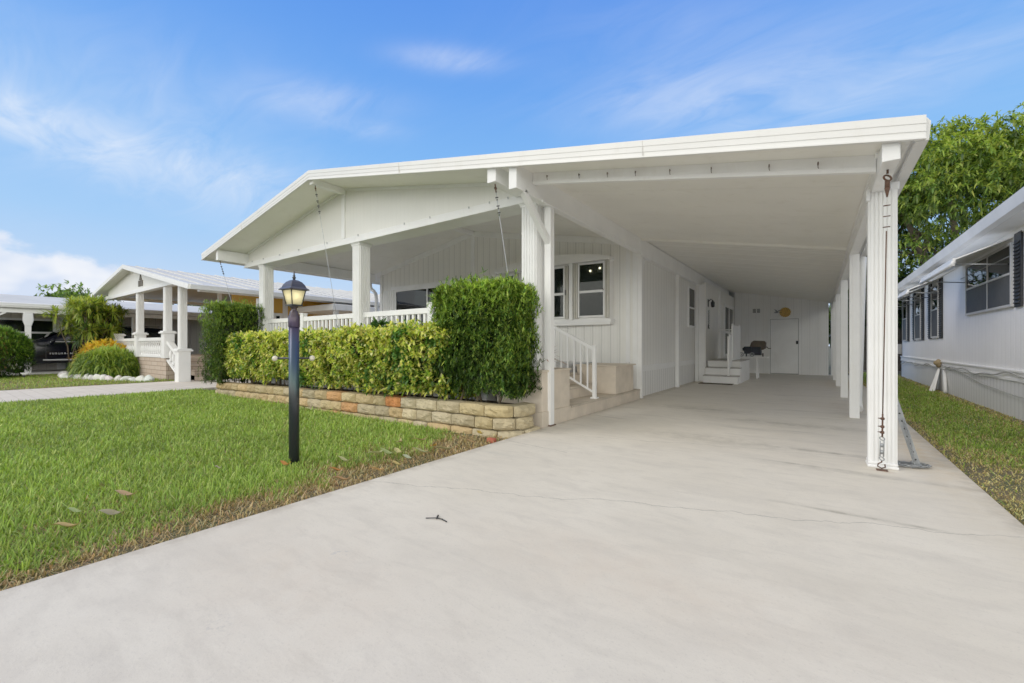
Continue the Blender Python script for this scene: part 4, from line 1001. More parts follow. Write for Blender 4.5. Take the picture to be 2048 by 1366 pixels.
P = P + Nn * hedge_surface_shift(P, .10, 1.7, 12)[:, None]; P = P + Nn * hedge_surface_shift(P, .06, 5.0, 19)[:, None]; P = P + (Nn + np.array([0, 0, .4])) * (RNG.random(len(P)) ** 14 * .09)[:, None]; bb = RNG.random(len(P)); P = P + Nn * ((bb - .55) * .11)[:, None]
gap = fbm(P[:, 0] * 1 + 20, P[:, 2] * 1 + 20, 2.6, 71) + .18 * (1.0 - P[:, 2]); P = P[gap < .77]; Nn = Nn[gap < .77]; bb = bb[gap < .77]
patch = fbm(P[:, 0] + 9, P[:, 2] * 1.4 + 9, 1.9, 55)
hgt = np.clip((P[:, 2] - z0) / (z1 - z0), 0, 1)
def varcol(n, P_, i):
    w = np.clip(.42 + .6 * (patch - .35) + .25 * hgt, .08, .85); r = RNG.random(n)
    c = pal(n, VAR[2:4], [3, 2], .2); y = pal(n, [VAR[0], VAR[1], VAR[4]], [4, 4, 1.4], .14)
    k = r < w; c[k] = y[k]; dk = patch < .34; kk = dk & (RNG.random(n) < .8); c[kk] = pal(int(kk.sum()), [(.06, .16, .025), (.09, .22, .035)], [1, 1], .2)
    return np.clip(c * ((.74 + .33 * hgt) * (.34 + 1.05 * bb))[:, None], .003, .93)  # deeper rosettes coloured darker, painting the shade between the leaves
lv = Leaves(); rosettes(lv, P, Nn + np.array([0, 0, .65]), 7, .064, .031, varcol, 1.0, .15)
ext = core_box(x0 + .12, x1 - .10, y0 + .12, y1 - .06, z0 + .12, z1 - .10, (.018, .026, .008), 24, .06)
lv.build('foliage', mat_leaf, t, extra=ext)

def needle_block(name, label, x0, x1, y0, y1, z0, z1, n, k, L, Wd, faces, cols_hi, cols_lo, bulge, seed, stem_n, sz0, group=None, gap=.0):
    t = thing(name, label, 'hedge', ((x0 + x1) / 2, (y0 + y1) / 2, sz0), group)
    stems(t, x0 + .12, x1 - .12, y0 + .1, y1 - .1, sz0, (z0 + z1) / 2, stem_n, .018, seed)
    P, Nn = box_shell(x0, x1, y0, y1, z0, z1, n, faces, .13)
    P = P + Nn * hedge_surface_shift(P, bulge, 2.0, seed)[:, None] + Nn * hedge_surface_shift(P, bulge * .6, 6.0, seed + 2)[:, None]
    cx_, cz_, hx_, hz_ = (x0 + x1) / 2, (z0 + z1) / 2, (x1 - x0) / 2, (z1 - z0) / 2
    kc = np.clip((np.abs((P[:, 0] - cx_) / hx_) ** 6 + np.abs((P[:, 2] - cz_) / hz_) ** 6) - 1, 0, 1.2)[:, None] * .075
    P = P - kc * np.stack([np.sign(P[:, 0] - cx_), 0 * P[:, 0], np.sign(P[:, 2] - cz_)], 1)
    bb = RNG.random(len(P)); P = P + Nn * ((bb - .55) * .09)[:, None]
    rag = fbm(P[:, 0] + P[:, 1] * 1.7 + 40, P[:, 2] + 40, 5.5, seed + 5)
    keep = P[:, 2] > z0 + .16 * rag * (1 + gap); P = P[keep]; Nn = Nn[keep]; rag = rag[keep]; bb = bb[keep]
    P = P + Nn * (RNG.random(len(P)) ** 8 * .14)[:, None]
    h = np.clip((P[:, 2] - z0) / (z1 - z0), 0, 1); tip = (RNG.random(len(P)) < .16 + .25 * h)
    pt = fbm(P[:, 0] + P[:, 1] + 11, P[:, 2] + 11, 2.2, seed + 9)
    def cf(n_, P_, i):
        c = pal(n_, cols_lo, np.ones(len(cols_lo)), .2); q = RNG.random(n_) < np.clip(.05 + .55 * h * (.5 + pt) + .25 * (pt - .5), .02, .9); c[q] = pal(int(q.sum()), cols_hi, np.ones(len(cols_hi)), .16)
        c[tip] *= 1.5; return np.clip(c * ((.62 + .5 * pt) * (.40 + .95 * bb) * (.62 + .48 * h))[:, None], .003, .9)  # sprigs set deeper are painted darker, as shade inside the hedge
    lv = Leaves(); rosettes(lv, P, Nn + np.array([0, 0, .8]), k, L, Wd, cf, 1.0, .04)
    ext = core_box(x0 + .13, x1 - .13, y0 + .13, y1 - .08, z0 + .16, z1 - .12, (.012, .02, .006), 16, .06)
    lv.build('foliage', mat_leaf, t, extra=ext); return t
needle_block('podocarpus_hedge', 'dense square clipped dark green hedge with fine needle leaves beside the porch steps', -4.26, -2.93, 4.10, 4.66, .36, 1.83, 5200, 11, .062, .0135, 'flrt',
             [(.22, .36, .045), (.30, .43, .065)], [(.07, .15, .022), (.10, .20, .035), (.045, .10, .02)], .05, 21, 7, .25)
needle_block('boxed_hedge', 'tall narrow boxed green hedge at the left end of the variegated hedge', -11.32, -10.42, 3.78, 4.72, .16, 1.97, 3800, 8, .060, .011, 'frt',
             [(.20, .31, .04), (.25, .36, .055)], [(.075, .15, .025), (.10, .19, .032)], .02, 35, 9, -.04)
# young plant showing over the hedge
t = thing('porch_shrub', 'dark green leafy shrub poking up above the variegated hedge by the porch railing', 'shrub', (-6.1, 4.70, .3))
stems(t, -6.3, -5.95, 4.66, 4.72, .25, 1.35, 5, .01, 8)
P = np.stack([RNG.uniform(-6.5, -5.75, 60), RNG.uniform(4.62, 4.74, 60), RNG.uniform(1.22, 1.44, 60)], 1); P[:, 2] -= ((P[:, 0] + 6.1) / .5) ** 2 * .14
lv = Leaves(); rosettes(lv, P, np.tile([0, -.25, 1.], (60, 1)), 9, .13, .05, lambda n, p, i: pal(n, [(.05, .14, .03), (.08, .20, .04), (.03, .09, .02)], [1, 1, 1], .2), .95, .4)
lv.build('foliage', mat_leaf, t)
# strappy potted plant on the porch pedestal
t = thing('bromeliad', 'strap leaved plant with bronze brown tips on the stone pedestal behind the carport post', 'plant', (-3.08, 5.0, .73))
m = MB(); m.lathe([(.07, 0), (.10, .02), (.115, .14), (.10, .14), (.08, .11)], (-3.08, 5.0, .73), 16); m.build('pot', mat_dark, t)
n = 70; a = RNG.random(n) * 2 * PI; e = RNG.uniform(.05, 1.3, n)
D = np.stack([np.cos(a) * np.cos(e), np.sin(a) * np.cos(e), np.sin(e)], 1); P = np.tile([-3.08, 5.0, .86], (n, 1)) + D * .03
lv = Leaves(); C = pal(n, [(.06, .08, .02), (.10, .09, .03), (.03, .04, .02)], [2, 1, 1], .2)
lv.add(P, D, RNG.uniform(.25, .40, n), .028, C, droop=.35, base=.9, mid=(.4, .75), wm=(.9, .6), tipc=pal(n, [(.38, .15, .05), (.30, .12, .05), (.08, .07, .03)], [3, 2, 1], .2))
lv.build('foliage', mat_leaf, t)

# ------------------------------------------------------------------ lamp post
T = thing('lamp_post', 'black lawn lamp post with lit four sided lantern and white ball tipped crossbar', 'lamp post', (-3.83, 1.985, -.03))
def lampmat():
    m, nt = nt_of('painted_sheen_black'); pos = POS(nt)
    s = nt.nodes.new('ShaderNodeSeparateXYZ'); lk(nt, pos, s.inputs[0])
    n = NOISE(nt, SCALEV(nt, pos, (14, 14, 1.4)), 1.0, 4, .6, .8)
    z = M_(nt, 'ADD', s.outputs[2], M_(nt, 'MULTIPLY', n, .35))
    r = nt.nodes.new('ShaderNodeValToRGB'); lk(nt, M_(nt, 'DIVIDE', z, 1.7, clamp=True), r.inputs[0]); c = r.color_ramp  # bluish sheen of the pole painted in as colours by height
    c.elements[0].position = .0; c.elements[0].color = (.022, .026, .032, 1); c.elements[1].position = 1; c.elements[1].color = (.03, .028, .035, 1)
    for p, q in ((.36, (.022, .026, .034, 1)), (.46, (.03, .036, .038, 1)), (.54, (.028, .062, .066, 1)), (.62, (.02, .045, .085, 1)), (.74, (.022, .04, .095, 1)), (.84, (.055, .036, .075, 1)), (.90, (.05, .036, .042, 1))):
        e = c.elements.new(p); e.color = q
    finish(nt, r.outputs[0], .32, NOISE(nt, pos, 50, 3), .04, .01, .35, .5); return m
mat_lamp = lampmat()
cx, cy = -3.83, 1.985
m = MB(); m.lathe([(.044, -.05), (.0435, 1.22)], (cx, cy, 0), 24); m.build('pole', mat_lamp, T)
m = MB(); m.lathe([(.0465, 1.215), (.049, 1.22), (.049, 1.30), (.046, 1.31), (.036, 1.335), (.034, 1.355), (.022, 1.365), (.022, 1.385), (.036, 1.392), (.036, 1.402)], (cx, cy, 0), 24); m.build('collar', mat_lamp, T)
def sq(z, h, rot): return [(cx + h * math.sqrt(2) * math.cos(rot + PI / 2 * k), cy + h * math.sqrt(2) * math.sin(rot + PI / 2 * k), z) for k in range(4)]
ROT = math.radians(-40.4)
m = MB(); h0, h1, zb, zt_ = .043, .068, 1.405, 1.545
for z, h, hh in ((zb, h0 + .008, .012), (zt_ - .004, h1 + .004, .010)):
    a = sq(z, h, ROT) + sq(z + hh, h, ROT); m.add(a, [(3, 2, 1, 0), (4, 5, 6, 7), (0, 1, 5, 4), (1, 2, 6, 5), (2, 3, 7, 6), (3, 0, 4, 7)])
for a, b in zip(sq(zb, h0, ROT), sq(zt_, h1, ROT)): m.tube(a, b, .0055, 6)
m.build('lantern_frame', mat_dark, T)
def frosted():
    m, nt = nt_of('frosted_lamp_glass'); t_ = nt.nodes.new('ShaderNodeBsdfTranslucent'); t_.inputs[0].default_value = (.85, .80, .55, 1)
    d = nt.nodes.new('ShaderNodeBsdfTransparent'); d.inputs[0].default_value = (.9, .86, .66, 1); g = nt.nodes.new('ShaderNodeBsdfGlossy'); g.inputs['Roughness'].default_value = .15
    a = nt.nodes.new('ShaderNodeMixShader'); a.inputs[0].default_value = .06; lk(nt, t_.outputs[0], a.inputs[1]); lk(nt, d.outputs[0], a.inputs[2])
    b = nt.nodes.new('ShaderNodeMixShader'); b.inputs[0].default_value = .08; lk(nt, a.outputs[0], b.inputs[1]); lk(nt, g.outputs[0], b.inputs[2])
    o = nt.nodes.new('ShaderNodeOutputMaterial'); lk(nt, b.outputs[0], o.inputs[0]); return m
mat_frost = frosted(); A = sq(zb + .004, h0 - .002, ROT); B = sq(zt_, h1 - .003, ROT)
for k in range(4):
    m = MB(); m.quad(A[k], A[(k + 1) % 4], B[(k + 1) % 4], B[k]); m.build('lantern_pane', mat_frost, T)
m = MB(); m.tube((cx, cy, 1.405), (cx, cy, 1.45), .014, 10); m.build('lamp_holder', mat_dark, T)
m = MB(); m.ball((cx, cy, 1.50), .030, 14, 10, (1, 1, 1.3)); m.build('bulb', emis('lamp_bulb', (1, .90, .62), 4.0), T)
m = MB(); prof = [(.099, 1.546), (.099, 1.554), (.080, 1.570), (.070, 1.595), (.052, 1.620), (.028, 1.636), (.012, 1.64)]
vs = [p for h, z in prof for p in sq(z, h * .93, ROT)]
m.add(vs, [(i * 4 + k, i * 4 + (k + 1) % 4, (i + 1) * 4 + (k + 1) % 4, (i + 1) * 4 + k) for i in range(len(prof) - 1) for k in range(4)] + [(3, 2, 1, 0)])
m.build('lantern_roof', simple('lantern_cap', (.035, .032, .04), .35, .2, 20), T, bevel=.003)
m = MB(); m.lathe([(.014, 1.63), (.010, 1.65), (.016, 1.655), (.016, 1.664), (.008, 1.668), (.013, 1.676), (.007, 1.684), (.006, 1.712), (.001, 1.716)], (cx, cy, 0), 10); m.build('finial', mat_dark, T)
r_ = Vector((math.cos(PHI + .25), math.sin(PHI + .25), 0)); c = Vector((cx, cy, .935))
m = MB(); m.tube(c - r_ * .15, c + r_ * .145, .009, 8); cb = m.build('crossbar', mat_dark, T)
for s in (-.155, .15):
    m = MB(); m.ball(tuple(c + r_ * s), .024, 12, 8); m.build('ball_end', simple('ivory_ball', (.74, .68, .52), .4, .1, 20), cb)

# ------------------------------------------------------------------ fallen leaves, twig, brick on the ground
def fallen(loc, L, Wd, rot, col, label, curl=.25, group='fallen leaves on the lawn'):
    n = 11; vs = []; fs = []; curl = random.uniform(.15, .5); rl = random.uniform(.15, .5)
    for i in range(n):
        t_ = i / (n - 1); w = Wd * (math.sin(PI * min(1, t_ * .96 + .035)) ** 1.15); x = L * (t_ - .5); z = .015 + curl * L * ((t_ - .5) ** 2) * 1.6 + .01 * math.sin(t_ * 7)
        for s, dz in ((-1, rl), (0, 0), (1, rl * .6)): vs.append((x, s * w / 2 + .10 * L * (t_ - .5) ** 2 * 4 * .4, z + dz * w))
    for i in range(n - 1):
        for k in range(2): a = i * 3 + k; fs.append((a, a + 1, a + 4, a + 3))
    cr_, sr_ = math.cos(rot), math.sin(rot)
    V = np.array([(loc[0] + x * cr_ - y * sr_, loc[1] + x * sr_ + y * cr_, loc[2] + z) for x, y, z in vs]); C = np.array([tuple(c * (.8 + .4 * random.random()) for c in col)] * len(V))
    o = arr_mesh('fallen_leaf', V, np.array(fs).ravel(), np.arange(len(fs)) * 4, C, mat_dryleaf, None, loc); return tag(o, label, 'leaf', group)
GL, TN, OR, OL = (.40, .43, .20), (.52, .42, .17), (.58, .29, .07), (.34, .33, .09)
for loc, L, wd_, rot, col, lab in (  # lying in or on the turf
    ((-3.87, .845, .0), .20, .05, .5, TN, 'curled tan leaf on the lawn, highest of the three in the left foreground'),
    ((-3.50, .70, .0), .17, .062, .75, GL, 'broad grey green leaf on the lawn in the left foreground'),
    ((-3.74, .58, .0), .15, .03, .55, GL, 'narrow pale leaf end touching the broad grey green leaf'),
    ((-3.46, .50, .0), .15, .045, .95, TN, 'pale tan leaf lying lowest in the left foreground lawn'),
    ((-3.74, 1.86, .0), .13, .045, .3, OR, 'curled orange leaf at the foot of the lamp post'),
    ((-4.03, 1.46, .015), .055, .04, 1.2, (.62, .62, .46), 'tiny whitish leaf standing in the lawn left of the lamp post'),
    ((-3.22, 2.02, .0), .13, .05, .9, OR, 'orange leaf on bare soil right of the lamp post'),
    ((-2.93, 1.88, .01), .15, .05, .75, (.50, .30, .12), 'brown orange leaf at the driveway edge nearest the lamp post'),
    ((-2.92, 2.2, .01), .14, .045, .9, (.50, .28, .1), 'brown leaf on the driveway edge farther up than the lamp post'),
    ((-2.93, 2.4, .008), .14, .045, .3, TN, 'tan leaf on the driveway edge beside dry grass patch'),
    ((-3.32, 2.62, .0), .22, .06, .2, GL, 'large grey green leaf in the leaf litter, left one'),
    ((-3.22, 2.78, .0), .20, .05, 1.3, OL, 'olive leaf lying across the leaf litter'),
    ((-3.10, 2.85, .0), .22, .05, .5, GL, 'long grey green leaf in the leaf litter, right one'),
    ((-3.0, 3.05, .0), .24, .05, .9, GL, 'grey green leaf close to the driveway in the leaf litter'),
    ((-3.12, 3.02, .02), .13, .05, 1.9, OR, 'upright rust coloured leaf in the leaf litter'),
    ((-3.52, 3.2, .0), .2, .04, 1.1, TN, 'straw coloured leaf on the lawn below the block wall'),
    ((-3.22, 3.85, .0), .18, .05, -.4, OR, 'orange brown leaf at the foot of the curved block wall'),
    ((-3.0, 3.45, .0), .16, .04, .4, TN, 'tan leaf on the soil near the red brick piece'),
    ((-3.40, 2.55, .0), .2, .05, 1.6, (.55, .55, .33), 'pale straw leaf standing on end at the left of the leaf litter'),
    ((-3.28, 2.70, .0), .2, .055, -.3, (.58, .52, .28), 'pale tan leaf crossing the large grey green leaf in the litter'),
    ((-3.05, 2.62, .0), .16, .05, .1, (.58, .58, .36), 'pale leaf between leaf litter and concrete'),
    ((-3.62, 3.0, .0), .17, .05, 2.2, TN, 'tan leaf on green turf above the leaf litter'),
    ((-3.42, 2.22, .0), .18, .045, .2, (.48, .46, .2), 'long straw leaf on bare soil right behind the lamp post')):
    fallen((loc[0], loc[1], loc[2] + .012), L * .95, wd_ * 1.1, rot, tuple(c * .85 for c in col), lab)
m = MB(); a = Vector((-1.93, 1.80, .006)); m.path([a, a + Vector((.05, .03, .003)), a + Vector((.10, .045, .002))], .0035, 5); m.path([a + Vector((.06, .032, .002)), a + Vector((.035, .07, .001))], .006, 5); m.path([a + Vector((.09, .045, 0)), a + Vector((.14, .035, .0))], .004, 5)
tag(m.build('twig', mat_dark, None, tuple(a)), 'small dark forked twig lying on the bare concrete driveway', 'twig')
m = MB(); m.box(-3.03, -2.93, 3.74, 3.80, -.04, .012); tag(m.build('brick_piece', simple('red_brick', (.42, .09, .05), .9, .2, 20, .4, 60), None, (-3.0, 3.77, 0), bevel=.01), 'small piece of red brick at the driveway edge by the curved block wall', 'brick')

# ------------------------------------------------------------------ mango tree
def limb(m, p, q, r0, r1, k=5, wob=.15, seed=0):
    rr = random.Random(seed); p, q = Vector(p), Vector(q); pts = []
    for i in range(k + 1): t_ = i / k; pts.append(p.lerp(q, t_) + Vector((rr.uniform(-wob, wob), rr.uniform(-wob, wob), rr.uniform(-wob, wob) * .5)) * (math.sin(PI * t_)))
    m.path(pts, [r0 + (r1 - r0) * i / k for i in range(k + 1)], 8)
def crown(t, blobs, ncl, k, L, Wd, hi, lo, droop, seed, inner=.35):
    """leaf rosettes over and inside a set of overlapping ellipsoid clumps"""
    w = np.array([b[3] ** 2 for b in blobs]); w /= w.sum(); idx = RNG.choice(len(blobs), ncl, p=w)
    B = np.array([(b[0], b[1], b[2]) for b in blobs])[idx]; R = np.array([(b[3], b[3], b[3] * b[4]) for b in blobs])[idx]
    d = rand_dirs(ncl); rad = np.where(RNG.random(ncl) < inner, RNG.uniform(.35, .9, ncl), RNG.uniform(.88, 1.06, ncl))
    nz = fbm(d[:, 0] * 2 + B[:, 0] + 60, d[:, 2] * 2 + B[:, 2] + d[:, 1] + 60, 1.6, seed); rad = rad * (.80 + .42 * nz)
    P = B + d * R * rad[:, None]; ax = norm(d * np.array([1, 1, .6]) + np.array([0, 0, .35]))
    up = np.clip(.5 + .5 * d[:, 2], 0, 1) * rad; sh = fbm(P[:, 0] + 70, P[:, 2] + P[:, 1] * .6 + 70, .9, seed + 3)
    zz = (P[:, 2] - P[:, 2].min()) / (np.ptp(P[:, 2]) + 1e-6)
    f = np.clip(.15 + .75 * up * (.5 + .8 * sh) * (.55 + .6 * zz), .05, 1.0)  # light top, dark inside and below: shade painted into the leaf colour
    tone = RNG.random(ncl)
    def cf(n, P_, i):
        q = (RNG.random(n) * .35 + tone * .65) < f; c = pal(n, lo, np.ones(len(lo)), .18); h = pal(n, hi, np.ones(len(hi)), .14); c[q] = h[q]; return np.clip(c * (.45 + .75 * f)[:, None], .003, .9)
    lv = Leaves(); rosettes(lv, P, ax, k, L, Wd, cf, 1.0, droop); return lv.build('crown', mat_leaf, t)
t = thing('mango_tree', 'large mango tree with yellow green drooping leaves rising behind the neighbouring white home', 'tree', (3.9, 21.2, 0))
m = MB(); limb(m, (3.9, 21.2, 0), (3.8, 21.0, 3.0), .34, .27, 4, .06, 1)
ends = []; rr = random.Random(5)
for i in range(9):
    a = 2 * PI * i / 9 + .3; R = rr.uniform(1.2, 2.2); e = (3.8 + R * math.cos(a), 21 + R * math.sin(a), rr.uniform(4.6, 6.0)); limb(m, (3.8, 21.0, rr.uniform(2.5, 3.2)), e, .15, .06, 6, .25, i)
    for j in range(3): a2 = a + rr.uniform(-.9, .9); R2 = R + rr.uniform(.5, 1.1); f = (3.8 + R2 * math.cos(a2), 21 + R2 * math.sin(a2), e[2] + rr.uniform(-.5, .8)); limb(m, e, f, .06, .02, 4, .12, i * 7 + j)
m.build('trunk', mat_bark, t)
rr = random.Random(9); blobs = []
for i in range(74):
    a = rr.random() * 2 * PI; R = 5.0 * math.sqrt(rr.random()); h = 4.6 + (1 - (R / 5.6) ** 2) * 4.0 * rr.uniform(.35, 1.0)
    blobs.append((4.3 + R * math.cos(a), 21.2 + R * math.sin(a) * .9, h + .1, rr.uniform(.75, 1.25), .72))
for a, R, h, s in ((3.4, 3.4, 4.0, 1.0), (3.9, 3.9, 4.3, 1.0), (4.4, 3.6, 3.9, .9), (3.0, 3.6, 3.6, .9), (4.9, 3.4, 4.6, 1.0), (5.4, 3.6, 4.8, 1.0)): blobs.append((3.9 + R * math.cos(a), 21.2 + R * math.sin(a), h, s, .8))
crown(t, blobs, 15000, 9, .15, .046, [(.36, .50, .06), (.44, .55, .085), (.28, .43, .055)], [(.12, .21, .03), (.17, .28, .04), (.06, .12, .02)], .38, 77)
# trees behind the carport
def tree(name, label, x, y, h, r, zc, n, hi, lo, L=.3, Wd=.12, k=8, droop=.3, seed=0, group=None, sq_=.8):
    t = thing(name, label, 'tree', (x, y, 0), group); rr = random.Random(seed); m = MB(); limb(m, (x, y, 0), (x, y, zc), .05 * h ** .7, .03 * h ** .6, 4, .1, seed)
    for i in range(5): a = i * 1.26 + seed; limb(m, (x, y, zc * .7), (x + r * .6 * math.cos(a), y + r * .6 * math.sin(a), zc + rr.uniform(0, h - zc) * .5), .02 * h ** .6, .01, 4, .1, seed + i)
    m.build('trunk', mat_bark, t); bl = []
    for i in range(16): a = rr.random() * 2 * PI; R = r * .68 * math.sqrt(rr.random()); bl.append((x + R * math.cos(a), y + R * math.sin(a), zc + (h - zc) * rr.uniform(-.25, .72), r * rr.uniform(.3, .5), sq_))
    crown(t, bl, n, k, L, Wd, hi, lo, droop, seed + 50); return t
GHI, GLO = [(.15, .25, .035), (.19, .30, .045)], [(.045, .09, .018), (.07, .13, .022)]
tree('shade_tree', 'dark leafy tree seen between the far carport posts', 1.6, 26.0, 4.6, 2.4, 2.0, 1500, [(.09, .16, .03)], [(.025, .055, .014), (.045, .09, .018)], .26, .09, 8, .4, 3)
tree('shade_tree', 'dark leafy tree low behind the end wall of the neighbouring home', 3.6, 27.5, 5.0, 2.6, 2.2, 1500, [(.10, .17, .03)], [(.025, .055, .014), (.045, .09, .018)], .28, .09, 8, .4, 4)
tree('canopy_tree', 'light green rounded treetop above the low roof on the far left', -64, 9.6, 6.2, 4.0, 4.7, 1200, [(.20, .34, .06), (.26, .40, .08)], [(.10, .18, .035), (.14, .24, .04)], .4, .18, 8, .3, 5)
tree('canopy_tree', 'small green treetop far left just above the long low roof', -72, 6.5, 4.6, 3.2, 3.6, 700, [(.18, .31, .06), (.22, .36, .07)], GLO, .55, .22, 8, .3, 6)
tree('canopy_tree', 'distant treetop seen under the porch roof of the left neighbour', -52, 18.5, 5.7, 4.2, 4.2, 800, [(.17, .30, .05), (.2, .33, .06)], GLO, .5, .2, 8, .3, 7)
tree('canopy_tree', 'small distant treetop between two porch posts of the left neighbour', -52, 24.5, 5.0, 2.2, 4.0, 400, [(.15, .27, .05)], GLO, .45, .18, 8, .3, 8)
tree('palm_top', 'dark treetop barely peeking over the carport roof edge', -1.2, 34, 15.1, 2.2, 12.6, 500, [(.06, .12, .03)], [(.03, .07, .02)], .5, .12, 8, .6, 9)

# ------------------------------------------------------------------ shrubs on the left
def ball_bush(name, label, x, y, z, rx, ry, rz, n, k, L, Wd, hi, lo, spread=1.0, droop=.2, up=.4, seed=0, brown=None, cat='shrub'):
    t = thing(name, label, cat, (x, y, 0)); d = rand_dirs(n); d[:, 2] = np.abs(d[:, 2]) * np.where(RNG.random(n) < .25, -.6, 1); d = norm(d)
    nz = fbm(d[:, 0] * 2 + 30 + x, d[:, 2] * 2 + d[:, 1] + 30, 2.2, seed); rad = (.86 + .22 * nz) * (1 - RNG.random(n) ** 3 * .35)
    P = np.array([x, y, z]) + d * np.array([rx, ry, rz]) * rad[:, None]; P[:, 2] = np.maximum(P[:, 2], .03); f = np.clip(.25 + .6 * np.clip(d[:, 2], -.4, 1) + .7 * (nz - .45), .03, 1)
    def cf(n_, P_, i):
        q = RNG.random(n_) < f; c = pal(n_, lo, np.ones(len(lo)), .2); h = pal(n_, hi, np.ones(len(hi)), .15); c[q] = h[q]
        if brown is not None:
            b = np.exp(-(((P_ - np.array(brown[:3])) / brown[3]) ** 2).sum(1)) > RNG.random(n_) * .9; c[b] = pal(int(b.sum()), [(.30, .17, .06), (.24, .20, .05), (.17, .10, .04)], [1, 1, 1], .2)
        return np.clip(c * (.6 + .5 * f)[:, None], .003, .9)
    lv = Leaves(); rosettes(lv, P, d + np.array([0, 0, up]), k, L, Wd, cf, spread, droop)
    stems(t, x - rx * .3, x + rx * .3, y - ry * .3, y + ry * .3, 0, z, 8, .02, seed); lv.build('foliage', mat_leaf, t); return t
ball_bush('round_bush', 'large rounded bright green bush with a browned side in front of the dark car', -22.05, 1.42, .75, 1.04, 1.0, .98, 4200, 8, .12, .022, [(.16, .33, .03), (.22, .40, .045)], [(.07, .16, .025), (.05, .10, .018)], .9, .05, .5, 4, (-21.25, 1.0, .95, .5))
ball_bush('fern_bush', 'low bright green arching fern bush beside the white edging stones', -19.65, 3.85, .26, .88, .8, .66, 1500, 9, .26, .026, [(.30, .44, .045), (.36, .50, .07)], [(.12, .23, .03), (.08, .16, .024)], .8, .7, .7, 6)
ball_bush('croton_bush', 'yellow orange croton bush partly hidden behind the green fern bush', -21.2, 4.05, .48, .80, .7, .70, 480, 8, .22, .065, [(.90, .56, .04), (.92, .66, .08), (.85, .46, .04)], [(.55, .44, .04), (.65, .42, .04)], .9, .4, .7, 7)
t = thing('lady_palm', 'tall clump of fan fronded palm standing in front of the dark car', 'palm', (-22.9, 3.9, 0)); m = MB(); lv = Leaves(); rr = random.Random(14)
for i in range(52):
    bx, by = -22.65 + rr.gauss(0, .26), 4.05 + rr.gauss(0, .28); a = rr.random() * 2 * PI; sp_ = rr.uniform(.1, .70); hh = rr.uniform(1.25, 2.7) * (1 - .22 * sp_)
    top = Vector((bx + sp_ * math.cos(a), by + sp_ * math.sin(a), hh)); limb(m, (bx, by, 0), top, .022, .014, 4, .06, i)
    for j in range(10):
        b = a + rr.uniform(-2.2, 2.2); e = rr.uniform(.05, 1.2); q = top + Vector((math.cos(b) * math.cos(e), math.sin(b) * math.cos(e), math.sin(e))) * rr.uniform(.15, .35); limb(m, top, q, .008, .005, 2, .02, i * 5 + j)
        ax = np.array((q - top).normalized()); n = 15; th = np.linspace(-2.1, 2.1, n); u = np.cross(ax, [0, 0, 1.]); u /= np.linalg.norm(u) + 1e-6; v = np.cross(u, ax)
        D = np.cos(th)[:, None] * ax + np.sin(th)[:, None] * (u if rr.random() < .7 else v) + RNG.normal(0, .1, (n, 3))
        h = (q.z - .6) / 2.0; C = pal(n, [(.40, .50, .06), (.26, .38, .05), (.52, .57, .11)] if rr.random() < .25 + .6 * h else [(.05, .11, .025), (.08, .15, .03), (.16, .18, .06)], [2, 2, 1], .15)
        lv.add(np.tile(np.array(q), (n, 1)), D, .38 * (.75 + .35 * RNG.random(n)), .036, C, droop=.22, base=.5)
m.build('stem', mat_stem, t); lv.build('fronds', mat_leaf, t)
# white edging stones, each a stone of its own
rr = random.Random(31); pts = [(-22.6, 3.2), (-20.2, 2.85), (-17.9, 3.45), (-16.2, 4.15)]
k = 0
for (a, b), (c, d) in zip(pts, pts[1:]):
    L = math.hypot(c - a, d - b); n = max(1, int(L / .27))
    for i in range(n):
        f = (i + .5) / n; x, y = a + (c - a) * f, b + (d - b) * f; m = MB(); m.col = tuple(v * rr.uniform(.9, 1.05) for v in (.74, .72, .68)); m.ball((x, y, .02), .15, 16, 10, (1.25 * rr.uniform(.75, 1.15), rr.uniform(.55, .85), rr.uniform(.55, .85)))
        m.v = [tuple(Vector(p) + Vector((mnoise.noise(Vector(p) * 6 + Vector((k, 0, 0))), mnoise.noise(Vector(p) * 6 + Vector((0, k, 9))), mnoise.noise(Vector(p) * 6 + Vector((5, 0, k))))) * .07) for p in m.v]
        tag(m.build('edging_stone', mat_concw, None, (x, y, 0)), 'rough white painted edging stone in the row before the fern bush', 'stone', 'white edging stones in a row'); k += 1
t = thing('garden_light', 'tiny white garden light on the lawn edge by the round bush', 'garden light', (-20.8, 2.05, 0))
m = MB(); m.box(-20.84, -20.76, 2.01, 2.09, .10, .14); m.box(-20.90, -20.70, 1.98, 2.12, .14, .17); m.build('cap', mat_white, t); m = MB(); m.tube((-20.8, 2.05, 0), (-20.8, 2.05, .10), .02, 6); m.build('stake', mat_dark, t)
# ------------------------------------------------------------------ white home on the right
NX = 2.42
B = thing('neighbour_home', 'white ribbed mobile home on the right edge with dark shuttered windows and metal awnings', 'mobile home', (NX + 2, 14, 0))
m = MB(); m.box(NX, NX + .12, 3.0, 20.4, .60, 3.0); m.box(NX, NX + 8, 20.28, 20.4, .60, 3.0); m.build('wall', mat_nbside, B)
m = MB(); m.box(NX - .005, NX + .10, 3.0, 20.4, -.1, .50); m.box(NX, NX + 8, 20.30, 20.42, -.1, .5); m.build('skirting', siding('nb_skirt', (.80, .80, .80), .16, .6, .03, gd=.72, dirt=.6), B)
m = MB(); m.box(NX - .03, NX + .02, 2.98, 20.43, .52, .55); m.box(NX - .02, NX + .02, 2.98, 20.42, .55, .655); m.box(NX - .04, NX + .02, 2.98, 20.44, .655, .68); m.build('belt_trim', mat_post, B)
mat_nbroof = simple('neighbour_roof', (.62, .62, .60), .6, .1, 1.5, dirt=((.45, .44, .40), .4))
